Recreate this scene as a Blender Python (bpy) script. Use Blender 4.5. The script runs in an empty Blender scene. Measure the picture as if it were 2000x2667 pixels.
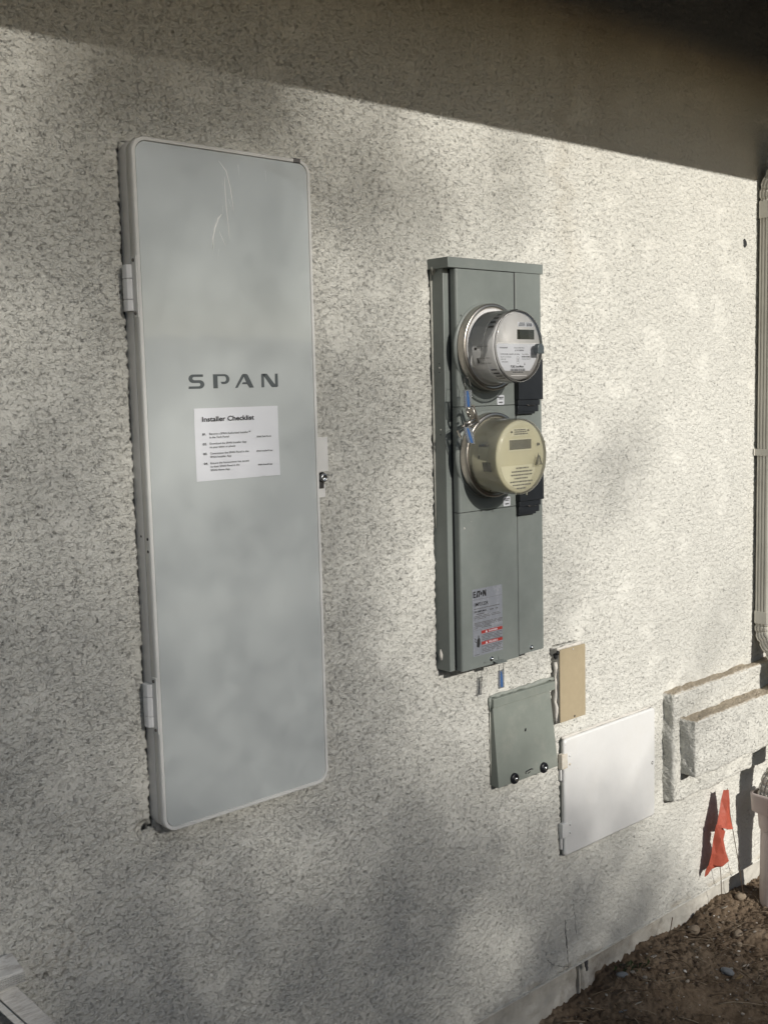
import bpy, bmesh, math, random
import numpy as np
from mathutils import Vector, Matrix

# ------------------------------------------------------------------ camera, sky, sun, exposure
SC = bpy.context.scene
COL = SC.collection
Z0 = 1.62                                   # height of the camera above the yard
cam_d = bpy.data.cameras.new('camera'); cam = bpy.data.objects.new('camera', cam_d); COL.objects.link(cam)
cam_d.sensor_fit = 'VERTICAL'; cam_d.sensor_height = 36.0; cam_d.lens = 2896.0255 * 36.0 / 2667.0
cam_d.clip_start = 0.05; cam_d.clip_end = 500
yaw, pitch, roll = 0.733102137, -0.109484468, -0.02486098
fw = Vector((math.sin(yaw) * math.cos(pitch), math.cos(yaw) * math.cos(pitch), math.sin(pitch)))
rt = Vector((math.cos(yaw), -math.sin(yaw), 0)); up = rt.cross(fw)
rt2 = math.cos(roll) * rt + math.sin(roll) * up; up2 = -math.sin(roll) * rt + math.cos(roll) * up
m = Matrix((rt2, up2, -fw)).transposed().to_4x4(); m.translation = (0, -1.70639, Z0)
cam.matrix_world = m
SC.camera = cam

SUN_EL = math.atan(0.43); SUN_DX = 0.03     # light falls nearly square on to the wall, 23 degrees high
to_sun = Vector((-SUN_DX, -1.0, 0.43)).normalized()
W = bpy.data.worlds.new('World'); SC.world = W; W.use_nodes = True
nt = W.node_tree; nt.nodes.clear()
sky = nt.nodes.new('ShaderNodeTexSky'); sky.sky_type = 'NISHITA'; sky.sun_disc = False
sky.sun_elevation = SUN_EL; sky.sun_rotation = math.atan2(to_sun.x, to_sun.y)
sky.air_density = 1.0; sky.dust_density = 1.3; sky.ozone_density = 1.5
bg = nt.nodes.new('ShaderNodeBackground'); bg.inputs['Strength'].default_value = 0.074
wo = nt.nodes.new('ShaderNodeOutputWorld')
nt.links.new(sky.outputs[0], bg.inputs[0]); nt.links.new(bg.outputs[0], wo.inputs[0])
sl = bpy.data.lights.new('sun', 'SUN'); sl.energy = 4.5; sl.angle = math.radians(0.53); sl.color = (1.0, 0.95, 0.87)
sun = bpy.data.objects.new('sun', sl); COL.objects.link(sun)
sun.rotation_euler = to_sun.to_track_quat('Z', 'Y').to_euler()
SC.view_settings.view_transform = 'Standard'; SC.view_settings.look = 'None'
SC.view_settings.exposure = 0.0; SC.view_settings.gamma = 1.0; SC.view_settings.use_curve_mapping = False

random.seed(7); rng = np.random.default_rng(11)

# ------------------------------------------------------------------ materials
def nodes_of(name):
    m = bpy.data.materials.new(name); m.use_nodes = True
    n = m.node_tree.nodes; l = m.node_tree.links
    return m, n, l, n['Principled BSDF']

def mat(name, col, rough=0.6, metal=0.0, var=0.12, scale=30.0, bump=0.0, bscale=200.0, coat=0.0, coat_rough=0.05,
        dirt=None, dirt_amt=0.0, dirt_scale=8.0, spec=0.5, stretch=None):
    """painted / plain material: base colour with procedural variation, optional dirt blotches and bump"""
    m, n, l, p = nodes_of(name)
    tc = n.new('ShaderNodeTexCoord'); src = tc.outputs['Object']
    if stretch:
        mp = n.new('ShaderNodeMapping'); mp.inputs['Scale'].default_value = stretch
        l.new(src, mp.inputs[0]); src = mp.outputs[0]
    t = n.new('ShaderNodeTexNoise'); t.inputs['Scale'].default_value = scale; t.inputs['Detail'].default_value = 6
    t.inputs['Roughness'].default_value = 0.65
    l.new(src, t.inputs['Vector'])
    r = n.new('ShaderNodeValToRGB'); l.new(t.outputs[0], r.inputs[0])
    r.color_ramp.elements[0].position = 0.3; r.color_ramp.elements[1].position = 0.7
    r.color_ramp.elements[0].color = tuple(c * (1 - var) for c in col) + (1,)
    r.color_ramp.elements[1].color = tuple(min(1, c * (1 + var)) for c in col) + (1,)
    cur = r.outputs[0]
    if dirt:
        t2 = n.new('ShaderNodeTexNoise'); t2.inputs['Scale'].default_value = dirt_scale; t2.inputs['Detail'].default_value = 9
        t2.inputs['Roughness'].default_value = 0.75
        l.new(src, t2.inputs['Vector'])
        r2 = n.new('ShaderNodeValToRGB'); l.new(t2.outputs[0], r2.inputs[0])
        r2.color_ramp.elements[0].position = 0.5; r2.color_ramp.elements[1].position = 0.75
        r2.color_ramp.elements[1].color = (dirt_amt,) * 3 + (1,)
        mx = n.new('ShaderNodeMix'); mx.data_type = 'RGBA'
        l.new(r2.outputs[0], mx.inputs[0]); l.new(cur, mx.inputs[6]); mx.inputs[7].default_value = dirt + (1,)
        cur = mx.outputs[2]
    l.new(cur, p.inputs['Base Color'])
    rr = n.new('ShaderNodeMapRange'); l.new(t.outputs[0], rr.inputs[0])
    rr.inputs[3].default_value = max(0.02, rough - 0.06); rr.inputs[4].default_value = min(1, rough + 0.06)
    l.new(rr.outputs[0], p.inputs['Roughness'])
    p.inputs['Metallic'].default_value = metal
    p.inputs['Specular IOR Level'].default_value = spec
    if coat:
        p.inputs['Coat Weight'].default_value = coat; p.inputs['Coat Roughness'].default_value = coat_rough
    if bump:
        b = n.new('ShaderNodeBump'); b.inputs['Strength'].default_value = 0.6; b.inputs['Distance'].default_value = bump
        t3 = n.new('ShaderNodeTexNoise'); t3.inputs['Scale'].default_value = bscale; t3.inputs['Detail'].default_value = 4
        l.new(src, t3.inputs['Vector']); l.new(t3.outputs[0], b.inputs['Height']); l.new(b.outputs[0], p.inputs['Normal'])
    return m

def mat_clear(name, tint=(1, 1, 1), rough=0.03, gloss=1.0, haze=0.0, hazecol=(0.8, 0.8, 0.7)):
    """thin clear plastic: see-through with a fresnel gloss; haze adds a milky layer"""
    m, n, l, p = nodes_of(name); n.remove(p)
    tr = n.new('ShaderNodeBsdfTransparent'); tr.inputs[0].default_value = tint + (1,)
    gl = n.new('ShaderNodeBsdfGlossy'); gl.inputs['Roughness'].default_value = rough
    fr = n.new('ShaderNodeFresnel'); fr.inputs[0].default_value = 1.5
    mul = n.new('ShaderNodeMath'); mul.operation = 'MULTIPLY'; mul.inputs[1].default_value = gloss
    l.new(fr.outputs[0], mul.inputs[0])
    base = tr.outputs[0]
    if haze:
        df = n.new('ShaderNodeBsdfDiffuse'); df.inputs[0].default_value = hazecol + (1,)
        tl = n.new('ShaderNodeBsdfTranslucent'); tl.inputs[0].default_value = hazecol + (1,)
        a = n.new('ShaderNodeMixShader'); a.inputs[0].default_value = 0.3
        l.new(df.outputs[0], a.inputs[1]); l.new(tl.outputs[0], a.inputs[2])
        t = n.new('ShaderNodeTexNoise'); t.inputs['Scale'].default_value = 14; t.inputs['Detail'].default_value = 5
        tc = n.new('ShaderNodeTexCoord'); l.new(tc.outputs['Object'], t.inputs['Vector'])
        rr = n.new('ShaderNodeMapRange'); l.new(t.outputs[0], rr.inputs[0])
        rr.inputs[3].default_value = haze - 0.12; rr.inputs[4].default_value = haze + 0.12
        b = n.new('ShaderNodeMixShader'); l.new(rr.outputs[0], b.inputs[0])
        l.new(tr.outputs[0], b.inputs[1]); l.new(a.outputs[0], b.inputs[2]); base = b.outputs[0]
    mx = n.new('ShaderNodeMixShader')
    l.new(mul.outputs[0], mx.inputs[0]); l.new(base, mx.inputs[1]); l.new(gl.outputs[0], mx.inputs[2])
    l.new(mx.outputs[0], n['Material Output'].inputs[0])
    return m

def mat_stucco(name, base=(0.67, 0.666, 0.625), dusty=None):
    """off-white painted stucco: faint mottling, drip stain, grime held in attribute 'gap' (cut edge, black paper)"""
    m, n, l, p = nodes_of(name)
    tc = n.new('ShaderNodeTexCoord')
    t = n.new('ShaderNodeTexNoise'); t.inputs['Scale'].default_value = 1.75; t.inputs['Detail'].default_value = 7
    l.new(tc.outputs['Object'], t.inputs['Vector'])
    r = n.new('ShaderNodeValToRGB'); l.new(t.outputs[0], r.inputs[0])
    r.color_ramp.elements[0].position = 0.35; r.color_ramp.elements[1].position = 0.68
    r.color_ramp.elements[0].color = (base[0] * 0.93, base[1] * 0.93, base[2] * 0.92, 1)
    r.color_ramp.elements[1].color = (base[0] * 1.04, base[1] * 1.04, base[2] * 1.03, 1)
    t2 = n.new('ShaderNodeTexNoise'); t2.inputs['Scale'].default_value = 160; t2.inputs['Detail'].default_value = 3
    l.new(tc.outputs['Object'], t2.inputs['Vector'])
    mr = n.new('ShaderNodeMapRange'); l.new(t2.outputs[0], mr.inputs[0]); mr.inputs[3].default_value = 0.9; mr.inputs[4].default_value = 1.08
    mul = n.new('ShaderNodeMix'); mul.data_type = 'RGBA'; mul.blend_type = 'MULTIPLY'; mul.inputs[0].default_value = 1
    l.new(r.outputs[0], mul.inputs[6]); l.new(mr.outputs[0], mul.inputs[7])
    cur = mul.outputs[2]
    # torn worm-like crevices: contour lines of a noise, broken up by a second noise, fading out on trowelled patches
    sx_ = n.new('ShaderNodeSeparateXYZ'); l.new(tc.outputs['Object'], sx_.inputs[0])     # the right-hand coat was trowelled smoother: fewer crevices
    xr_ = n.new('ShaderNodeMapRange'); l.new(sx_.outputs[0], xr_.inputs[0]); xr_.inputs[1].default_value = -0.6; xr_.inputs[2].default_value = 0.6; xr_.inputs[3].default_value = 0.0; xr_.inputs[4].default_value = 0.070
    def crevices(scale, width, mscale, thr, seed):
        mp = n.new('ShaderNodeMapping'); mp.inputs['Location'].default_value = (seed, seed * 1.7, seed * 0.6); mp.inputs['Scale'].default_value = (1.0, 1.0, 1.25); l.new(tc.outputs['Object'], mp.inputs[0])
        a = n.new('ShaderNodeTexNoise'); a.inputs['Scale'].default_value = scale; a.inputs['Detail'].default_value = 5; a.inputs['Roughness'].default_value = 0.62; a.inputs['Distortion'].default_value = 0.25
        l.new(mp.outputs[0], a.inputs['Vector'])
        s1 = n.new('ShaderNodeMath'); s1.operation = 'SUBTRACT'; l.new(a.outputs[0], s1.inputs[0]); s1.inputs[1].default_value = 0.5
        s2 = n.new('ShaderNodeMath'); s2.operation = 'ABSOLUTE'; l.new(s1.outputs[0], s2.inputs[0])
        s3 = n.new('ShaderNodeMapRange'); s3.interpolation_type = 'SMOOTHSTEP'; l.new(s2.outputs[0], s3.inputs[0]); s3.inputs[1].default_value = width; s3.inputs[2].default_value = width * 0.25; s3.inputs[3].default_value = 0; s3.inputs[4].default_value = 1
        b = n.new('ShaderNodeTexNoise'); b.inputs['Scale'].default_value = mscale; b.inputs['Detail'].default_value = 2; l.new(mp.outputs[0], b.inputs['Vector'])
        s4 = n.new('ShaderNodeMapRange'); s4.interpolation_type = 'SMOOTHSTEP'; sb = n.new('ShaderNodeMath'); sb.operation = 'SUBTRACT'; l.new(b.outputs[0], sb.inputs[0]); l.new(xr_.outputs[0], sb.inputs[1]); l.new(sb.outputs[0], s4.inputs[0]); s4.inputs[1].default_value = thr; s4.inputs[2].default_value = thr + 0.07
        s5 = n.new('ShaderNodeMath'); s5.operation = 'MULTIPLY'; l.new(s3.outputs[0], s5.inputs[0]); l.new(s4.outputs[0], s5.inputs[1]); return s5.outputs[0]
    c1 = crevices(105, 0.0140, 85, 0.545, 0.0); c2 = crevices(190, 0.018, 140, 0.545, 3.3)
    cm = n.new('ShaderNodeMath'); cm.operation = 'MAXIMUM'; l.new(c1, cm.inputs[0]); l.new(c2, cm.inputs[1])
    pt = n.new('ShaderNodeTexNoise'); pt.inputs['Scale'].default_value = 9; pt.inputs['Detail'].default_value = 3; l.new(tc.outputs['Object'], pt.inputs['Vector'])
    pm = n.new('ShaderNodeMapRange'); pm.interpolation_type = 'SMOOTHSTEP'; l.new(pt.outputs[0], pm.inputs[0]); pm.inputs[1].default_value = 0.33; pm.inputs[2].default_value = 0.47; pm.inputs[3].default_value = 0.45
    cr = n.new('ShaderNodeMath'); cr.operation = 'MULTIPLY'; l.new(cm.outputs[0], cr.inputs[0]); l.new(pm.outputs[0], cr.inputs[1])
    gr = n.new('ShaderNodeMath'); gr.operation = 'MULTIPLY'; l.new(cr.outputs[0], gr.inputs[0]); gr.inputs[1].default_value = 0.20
    gm = n.new('ShaderNodeMix'); gm.data_type = 'RGBA'; l.new(gr.outputs[0], gm.inputs[0]); l.new(cur, gm.inputs[6]); gm.inputs[7].default_value = (0.115, 0.10, 0.08, 1)  # crevice shade painted into the base colour as dark brown
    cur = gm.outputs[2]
    at = n.new('ShaderNodeAttribute'); at.attribute_name = 'stain'
    mx = n.new('ShaderNodeMix'); mx.data_type = 'RGBA'
    l.new(at.outputs['Fac'], mx.inputs[0]); l.new(cur, mx.inputs[6]); mx.inputs[7].default_value = (0.36, 0.31, 0.23, 1)
    cur = mx.outputs[2]
    at2 = n.new('ShaderNodeAttribute'); at2.attribute_name = 'gap'
    mx2 = n.new('ShaderNodeMix'); mx2.data_type = 'RGBA'
    l.new(at2.outputs['Fac'], mx2.inputs[0]); l.new(cur, mx2.inputs[6]); mx2.inputs[7].default_value = (0.03, 0.032, 0.034, 1)
    cur = mx2.outputs[2]
    if dusty:                                   # tan dust lying on faces that look up
        g = n.new('ShaderNodeNewGeometry'); sp = n.new('ShaderNodeSeparateXYZ'); l.new(g.outputs['True Normal'], sp.inputs[0])
        a = n.new('ShaderNodeMapRange'); l.new(sp.outputs[2], a.inputs[0]); a.inputs[1].default_value = 0.55; a.inputs[2].default_value = 0.95
        a.inputs[4].default_value = 0.85
        mx3 = n.new('ShaderNodeMix'); mx3.data_type = 'RGBA'
        l.new(a.outputs[0], mx3.inputs[0]); l.new(cur, mx3.inputs[6]); mx3.inputs[7].default_value = dusty + (1,)
        cur = mx3.outputs[2]
    l.new(cur, p.inputs['Base Color'])
    p.inputs['Roughness'].default_value = 0.9; p.inputs['Specular IOR Level'].default_value = 0.2
    b = n.new('ShaderNodeBump'); b.inputs['Strength'].default_value = 0.7; b.inputs['Distance'].default_value = 0.0012
    t3 = n.new('ShaderNodeTexNoise'); t3.inputs['Scale'].default_value = 330; t3.inputs['Detail'].default_value = 4
    l.new(tc.outputs['Object'], t3.inputs['Vector']); l.new(t3.outputs[0], b.inputs['Height'])
    iv = n.new('ShaderNodeMath'); iv.operation = 'SUBTRACT'; iv.inputs[0].default_value = 1; l.new(cr.outputs[0], iv.inputs[1])
    def lumps(scale, lo, hi, seed, z=1.3):                  # torn plateaus and hollows: relief only, no colour
        mp = n.new('ShaderNodeMapping'); mp.inputs['Location'].default_value = (seed, seed, seed); mp.inputs['Scale'].default_value = (1, 1, z); l.new(tc.outputs['Object'], mp.inputs[0])
        a = n.new('ShaderNodeTexNoise'); a.inputs['Scale'].default_value = scale; a.inputs['Detail'].default_value = 4; a.inputs['Roughness'].default_value = 0.6; a.inputs['Distortion'].default_value = 0.3
        l.new(mp.outputs[0], a.inputs['Vector'])
        r_ = n.new('ShaderNodeMapRange'); r_.interpolation_type = 'SMOOTHSTEP'; l.new(a.outputs[0], r_.inputs[0]); r_.inputs[1].default_value = lo; r_.inputs[2].default_value = hi; return r_.outputs[0]
    la = lumps(95, 0.40, 0.58, 1.1); lb_ = lumps(210, 0.38, 0.62, 5.2)
    ls = n.new('ShaderNodeMath'); ls.operation = 'MULTIPLY_ADD'; l.new(lb_, ls.inputs[0]); ls.inputs[1].default_value = 0.55; l.new(la, ls.inputs[2])
    lp = n.new('ShaderNodeMath'); lp.operation = 'MULTIPLY'; l.new(ls.outputs[0], lp.inputs[0]); l.new(pm.outputs[0], lp.inputs[1])
    hs_ = n.new('ShaderNodeMath'); hs_.operation = 'MULTIPLY_ADD'; l.new(lp.outputs[0], hs_.inputs[0]); hs_.inputs[1].default_value = 0.34; l.new(iv.outputs[0], hs_.inputs[2])
    b2 = n.new('ShaderNodeBump'); b2.inputs['Strength'].default_value = 1.0; b2.inputs['Distance'].default_value = 0.0040
    l.new(hs_.outputs[0], b2.inputs['Height']); l.new(b.outputs[0], b2.inputs['Normal']); l.new(b2.outputs[0], p.inputs['Normal'])
    return m

def mat_dirt(name):
    m, n, l, p = nodes_of(name)
    tc = n.new('ShaderNodeTexCoord')
    t = n.new('ShaderNodeTexNoise'); t.inputs['Scale'].default_value = 9; t.inputs['Detail'].default_value = 10; t.inputs['Roughness'].default_value = 0.7
    l.new(tc.outputs['Object'], t.inputs['Vector'])
    r = n.new('ShaderNodeValToRGB'); l.new(t.outputs[0], r.inputs[0])
    e = r.color_ramp.elements; e[0].position = 0.3; e[0].color = (0.092, 0.064, 0.043, 1); e[1].position = 0.72; e[1].color = (0.30, 0.235, 0.168, 1)
    x = r.color_ramp.elements.new(0.5); x.color = (0.178, 0.133, 0.092, 1)
    l.new(r.outputs[0], p.inputs['Base Color']); p.inputs['Roughness'].default_value = 0.95; p.inputs['Specular IOR Level'].default_value = 0.15
    b = n.new('ShaderNodeBump'); b.inputs['Strength'].default_value = 0.9; b.inputs['Distance'].default_value = 0.004
    t3 = n.new('ShaderNodeTexNoise'); t3.inputs['Scale'].default_value = 190; t3.inputs['Detail'].default_value = 8; t3.inputs['Roughness'].default_value = 0.7
    l.new(tc.outputs['Object'], t3.inputs['Vector']); l.new(t3.outputs[0], b.inputs['Height']); l.new(b.outputs[0], p.inputs['Normal'])
    return m

def mat_random(name, cols, rough=0.9, bump=0.001, bscale=200):
    """one colour per connected piece (random per island)"""
    m, n, l, p = nodes_of(name)
    g = n.new('ShaderNodeNewGeometry'); r = n.new('ShaderNodeValToRGB'); r.color_ramp.interpolation = 'CONSTANT'
    l.new(g.outputs['Random Per Island'], r.inputs[0])
    e = r.color_ramp.elements
    e[0].color = cols[0] + (1,); e[1].position = 1.0 / len(cols); e[1].color = cols[1] + (1,)
    for i, c in enumerate(cols[2:], 2):
        x = e.new(i / len(cols)); x.color = c + (1,)
    l.new(r.outputs[0], p.inputs['Base Color']); p.inputs['Roughness'].default_value = rough; p.inputs['Specular IOR Level'].default_value = 0.2
    tc = n.new('ShaderNodeTexCoord')
    b = n.new('ShaderNodeBump'); b.inputs['Strength'].default_value = 0.7; b.inputs['Distance'].default_value = bump
    t3 = n.new('ShaderNodeTexNoise'); t3.inputs['Scale'].default_value = bscale; t3.inputs['Detail'].default_value = 5
    l.new(tc.outputs['Object'], t3.inputs['Vector']); l.new(t3.outputs[0], b.inputs['Height']); l.new(b.outputs[0], p.inputs['Normal'])
    return m

def mat_leaf(name, col, trans=0.35):
    m, n, l, p = nodes_of(name)
    g = n.new('ShaderNodeNewGeometry'); hs = n.new('ShaderNodeHueSaturation'); hs.inputs['Color'].default_value = col + (1,)
    mr = n.new('ShaderNodeMapRange'); l.new(g.outputs['Random Per Island'], mr.inputs[0]); mr.inputs[3].default_value = 0.6; mr.inputs[4].default_value = 1.5
    l.new(mr.outputs[0], hs.inputs['Value']); l.new(hs.outputs[0], p.inputs['Base Color']); p.inputs['Roughness'].default_value = 0.6
    return m

def mat_glass_door(name):
    """back-painted satin glass, pale grey-green, under a clear film that mirrors the yard faintly"""
    m, n, l, p = nodes_of(name)
    tc = n.new('ShaderNodeTexCoord')
    t = n.new('ShaderNodeTexNoise'); t.inputs['Scale'].default_value = 5; t.inputs['Detail'].default_value = 8; t.inputs['Roughness'].default_value = 0.6
    l.new(tc.outputs['Object'], t.inputs['Vector'])
    r = n.new('ShaderNodeValToRGB'); l.new(t.outputs[0], r.inputs[0])
    r.color_ramp.elements[0].position = 0.3; r.color_ramp.elements[1].position = 0.7
    r.color_ramp.elements[0].color = (0.552, 0.590, 0.588, 1); r.color_ramp.elements[1].color = (0.560, 0.598, 0.596, 1)
    l.new(r.outputs[0], p.inputs['Base Color'])
    # greasy dust smears change the gloss, not the colour
    mp = n.new('ShaderNodeMapping'); mp.inputs['Scale'].default_value = (14, 14, 3); l.new(tc.outputs['Object'], mp.inputs[0])
    t2 = n.new('ShaderNodeTexNoise'); t2.inputs['Scale'].default_value = 1.6; t2.inputs['Detail'].default_value = 8; t2.inputs['Roughness'].default_value = 0.7
    l.new(mp.outputs[0], t2.inputs['Vector'])
    mr = n.new('ShaderNodeMapRange'); l.new(t2.outputs[0], mr.inputs[0]); mr.inputs[1].default_value = 0.3; mr.inputs[2].default_value = 0.7
    mr.inputs[3].default_value = 0.03; mr.inputs[4].default_value = 0.07
    p.inputs['Roughness'].default_value = 0.45
    p.inputs['Coat Weight'].default_value = 1.0; p.inputs['Coat IOR'].default_value = 1.75; l.new(mr.outputs[0], p.inputs['Coat Roughness'])
    return m

M = {}
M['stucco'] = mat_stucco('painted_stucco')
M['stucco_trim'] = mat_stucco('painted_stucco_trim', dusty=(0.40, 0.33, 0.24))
M['concrete'] = mat('foundation_concrete', (0.50, 0.485, 0.44), 0.95, var=0.18, scale=14, bump=0.004, bscale=70, dirt=(0.17, 0.125, 0.08), dirt_amt=0.8, dirt_scale=6, spec=0.2)
M['dirt'] = mat_dirt('bare_dirt')
M['wood_eave'] = mat('eave_paint', (0.085, 0.078, 0.068), 0.7, var=0.1)
M['box_white'] = mat('panel_powder_coat', (0.66, 0.655, 0.64), 0.5, var=0.03, bump=0.0002, bscale=900)
M['door_rim'] = mat('panel_rim', (0.74, 0.74, 0.72), 0.4, var=0.03)
M['glass_door'] = mat_glass_door('door_glass')
M['hinge_white'] = mat('hinge_plastic', (0.70, 0.71, 0.72), 0.45, var=0.03, bump=0.0002, bscale=700)
M['logo'] = mat('logo_grey', (0.105, 0.12, 0.125), 0.4, var=0.03, coat=0.6, coat_rough=0.15)
M['paper'] = mat('card_paper', (0.74, 0.76, 0.80), 0.7, var=0.02, scale=12)
M['ink'] = mat('black_ink', (0.02, 0.02, 0.022), 0.6, var=0.05)
M['ink_soft'] = mat('grey_ink', (0.09, 0.09, 0.095), 0.6, var=0.05)
M['film'] = mat_clear('protective_film', rough=0.12, gloss=2.0, haze=0.25, hazecol=(0.9, 0.92, 0.9))
M['crease_glint'] = mat('film_crease', (0.93, 0.94, 0.93), 0.4, var=0.02)  # near-white colour stands in for the sky highlight along the creases
M['gunmetal'] = mat('enclosure_grey_paint', (0.188, 0.210, 0.200), 0.42, var=0.04, scale=40, bump=0.0002, bscale=700, dirt=(0.30, 0.31, 0.29), dirt_amt=0.25, dirt_scale=9)
M['gunmetal2'] = mat('box_grey_paint', (0.205, 0.228, 0.205), 0.45, var=0.06, scale=20, bump=0.0003, bscale=400, dirt=(0.34, 0.34, 0.30), dirt_amt=0.45, dirt_scale=14)
M['black'] = mat('black_plastic', (0.014, 0.017, 0.021), 0.5, var=0.1)
M['rubber'] = mat('black_rubber', (0.008, 0.009, 0.012), 0.35, var=0.1)
M['screw'] = mat('zinc_screw', (0.62, 0.63, 0.63), 0.25, metal=1.0, var=0.1)
M['screw_dark'] = mat('dark_screw', (0.18, 0.17, 0.16), 0.45, metal=1.0, var=0.15)
M['steel'] = mat('brushed_steel_ring', (0.50, 0.47, 0.43), 0.34, metal=1.0, var=0.14, scale=12, dirt=(0.22, 0.18, 0.14), dirt_amt=0.5, dirt_scale=10, stretch=(1, 8, 1))
M['meter_grey'] = mat('meter_grey_plastic', (0.74, 0.74, 0.735), 0.5, var=0.03)
M['meter_face'] = mat('meter_face_plastic', (0.52, 0.515, 0.505), 0.45, var=0.03)
M['label_white'] = mat('label_white', (0.60, 0.62, 0.66), 0.5, var=0.02)
M['label_silver'] = mat('label_silver', (0.22, 0.235, 0.265), 0.45, var=0.05, dirt=(0.55, 0.56, 0.58), dirt_amt=0.5, dirt_scale=40)
M['red'] = mat('label_red', (0.33, 0.035, 0.03), 0.5, var=0.06)
M['knob'] = mat('knob_grey', (0.10, 0.12, 0.13), 0.35, var=0.05)
M['lcd'] = mat('lcd_glass', (0.032, 0.033, 0.026), 0.2, var=0.1, coat=0.6)
M['clear'] = mat_clear('clear_cover', rough=0.02, gloss=1.5)
M['clear_tag'] = mat_clear('clear_tag_plastic', rough=0.06, gloss=1.6, haze=0.28, hazecol=(0.75, 0.8, 0.85))
M['milky'] = mat_clear('yellowed_cover', tint=(0.98, 0.97, 0.90), rough=0.07, gloss=1.3, haze=0.24, hazecol=(0.86, 0.84, 0.70))
M['meter_cream'] = mat('meter_cream_plastic', (0.58, 0.56, 0.44), 0.5, var=0.04)
M['meter_cream2'] = mat('meter_cream_label', (0.70, 0.69, 0.58), 0.5, var=0.04)
M['blue'] = mat('seal_blue', (0.05, 0.13, 0.33), 0.35, var=0.2, scale=200)
M['tan'] = mat('tan_plate_paint', (0.36, 0.30, 0.20), 0.55, var=0.05, scale=60, bump=0.0003, bscale=500)
M['caulk'] = mat('white_caulk', (0.55, 0.53, 0.49), 0.6, var=0.12, scale=60, bump=0.002, bscale=90)
M['caulk_grey'] = mat('clear_caulk', (0.40, 0.40, 0.36), 0.35, var=0.2, scale=60, bump=0.002, bscale=120)
M['caulk_green'] = mat('painted_caulk', (0.25, 0.27, 0.245), 0.5, var=0.15, scale=60, bump=0.002, bscale=90)
M['tar'] = mat('black_paper', (0.02, 0.021, 0.023), 0.9, var=0.3)
M['door_white'] = mat('white_painted_door', (0.66, 0.665, 0.66), 0.42, var=0.02, scale=30, bump=0.0004, bscale=60, dirt=(0.60, 0.57, 0.50), dirt_amt=0.25, dirt_scale=5)
M['peel'] = mat('peeling_paint', (0.60, 0.57, 0.50), 0.6, var=0.1, scale=90, bump=0.001, bscale=150, dirt=(0.42, 0.27, 0.12), dirt_amt=1.0, dirt_scale=60)
M['spout'] = mat('downspout_paint', (0.62, 0.60, 0.54), 0.5, var=0.05, scale=20, dirt=(0.27, 0.24, 0.20), dirt_amt=0.4)
M['pvc'] = mat('pvc_pipe', (0.58, 0.51, 0.48), 0.5, var=0.04, scale=10, dirt=(0.30, 0.24, 0.20), dirt_amt=0.35)
M['flag'] = mat('flag_vinyl', (0.38, 0.082, 0.050), 0.55, var=0.12, scale=40, bump=0.003, bscale=60)
M['wire'] = mat('rusty_wire', (0.22, 0.17, 0.13), 0.45, metal=0.8, var=0.2)
M['wire_thin'] = mat('seal_wire', (0.30, 0.30, 0.28), 0.35, metal=0.9, var=0.1)
M['wood_grey'] = mat('weathered_wood', (0.60, 0.595, 0.57), 0.85, var=0.16, scale=9, bump=0.003, bscale=14, dirt=(0.13, 0.09, 0.06), dirt_amt=0.75, dirt_scale=12, stretch=(3, 3, 22))
M['wood_fence'] = mat('fence_wood', (0.15, 0.13, 0.11), 0.85, var=0.25, scale=8, bump=0.003, bscale=20, stretch=(4, 4, 0.4))
M['bark'] = mat('tree_bark', (0.11, 0.085, 0.065), 0.9, var=0.3, scale=10, bump=0.02, bscale=12)
M['leaf'] = mat_leaf('tree_leaf', (0.075, 0.095, 0.04))
M['pebble'] = mat_random('pebbles', [(0.19, 0.155, 0.12), (0.12, 0.09, 0.065), (0.26, 0.24, 0.21), (0.09, 0.068, 0.05), (0.15, 0.12, 0.09), (0.32, 0.29, 0.25), (0.13, 0.10, 0.07)])
M['straw'] = mat_random('dry_twigs', [(0.20, 0.155, 0.11), (0.13, 0.095, 0.065), (0.27, 0.22, 0.16), (0.09, 0.065, 0.045), (0.17, 0.13, 0.09)])
M['chip'] = mat_random('pale_chips', [(0.62, 0.60, 0.55), (0.50, 0.47, 0.42), (0.66, 0.64, 0.60), (0.42, 0.38, 0.32)])
M['blue_stone'] = mat('blue_grey_stone', (0.20, 0.215, 0.23), 0.8, var=0.15, scale=40, bump=0.002, bscale=90)
M['tan_stone'] = mat('tan_stone', (0.26, 0.21, 0.155), 0.85, var=0.2, scale=40, bump=0.003, bscale=90)
M['dead_leaf'] = mat('dead_leaf', (0.30, 0.22, 0.11), 0.7, var=0.25, scale=60)
M['green_leaf'] = mat('weed_leaf', (0.06, 0.085, 0.035), 0.6, var=0.3, scale=60)

# ------------------------------------------------------------------ mesh helpers.  Wall coordinates: x along the wall, d out of the wall, z from eye level
def P3(x, d, z): return Vector((x, -d, z + Z0))

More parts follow.
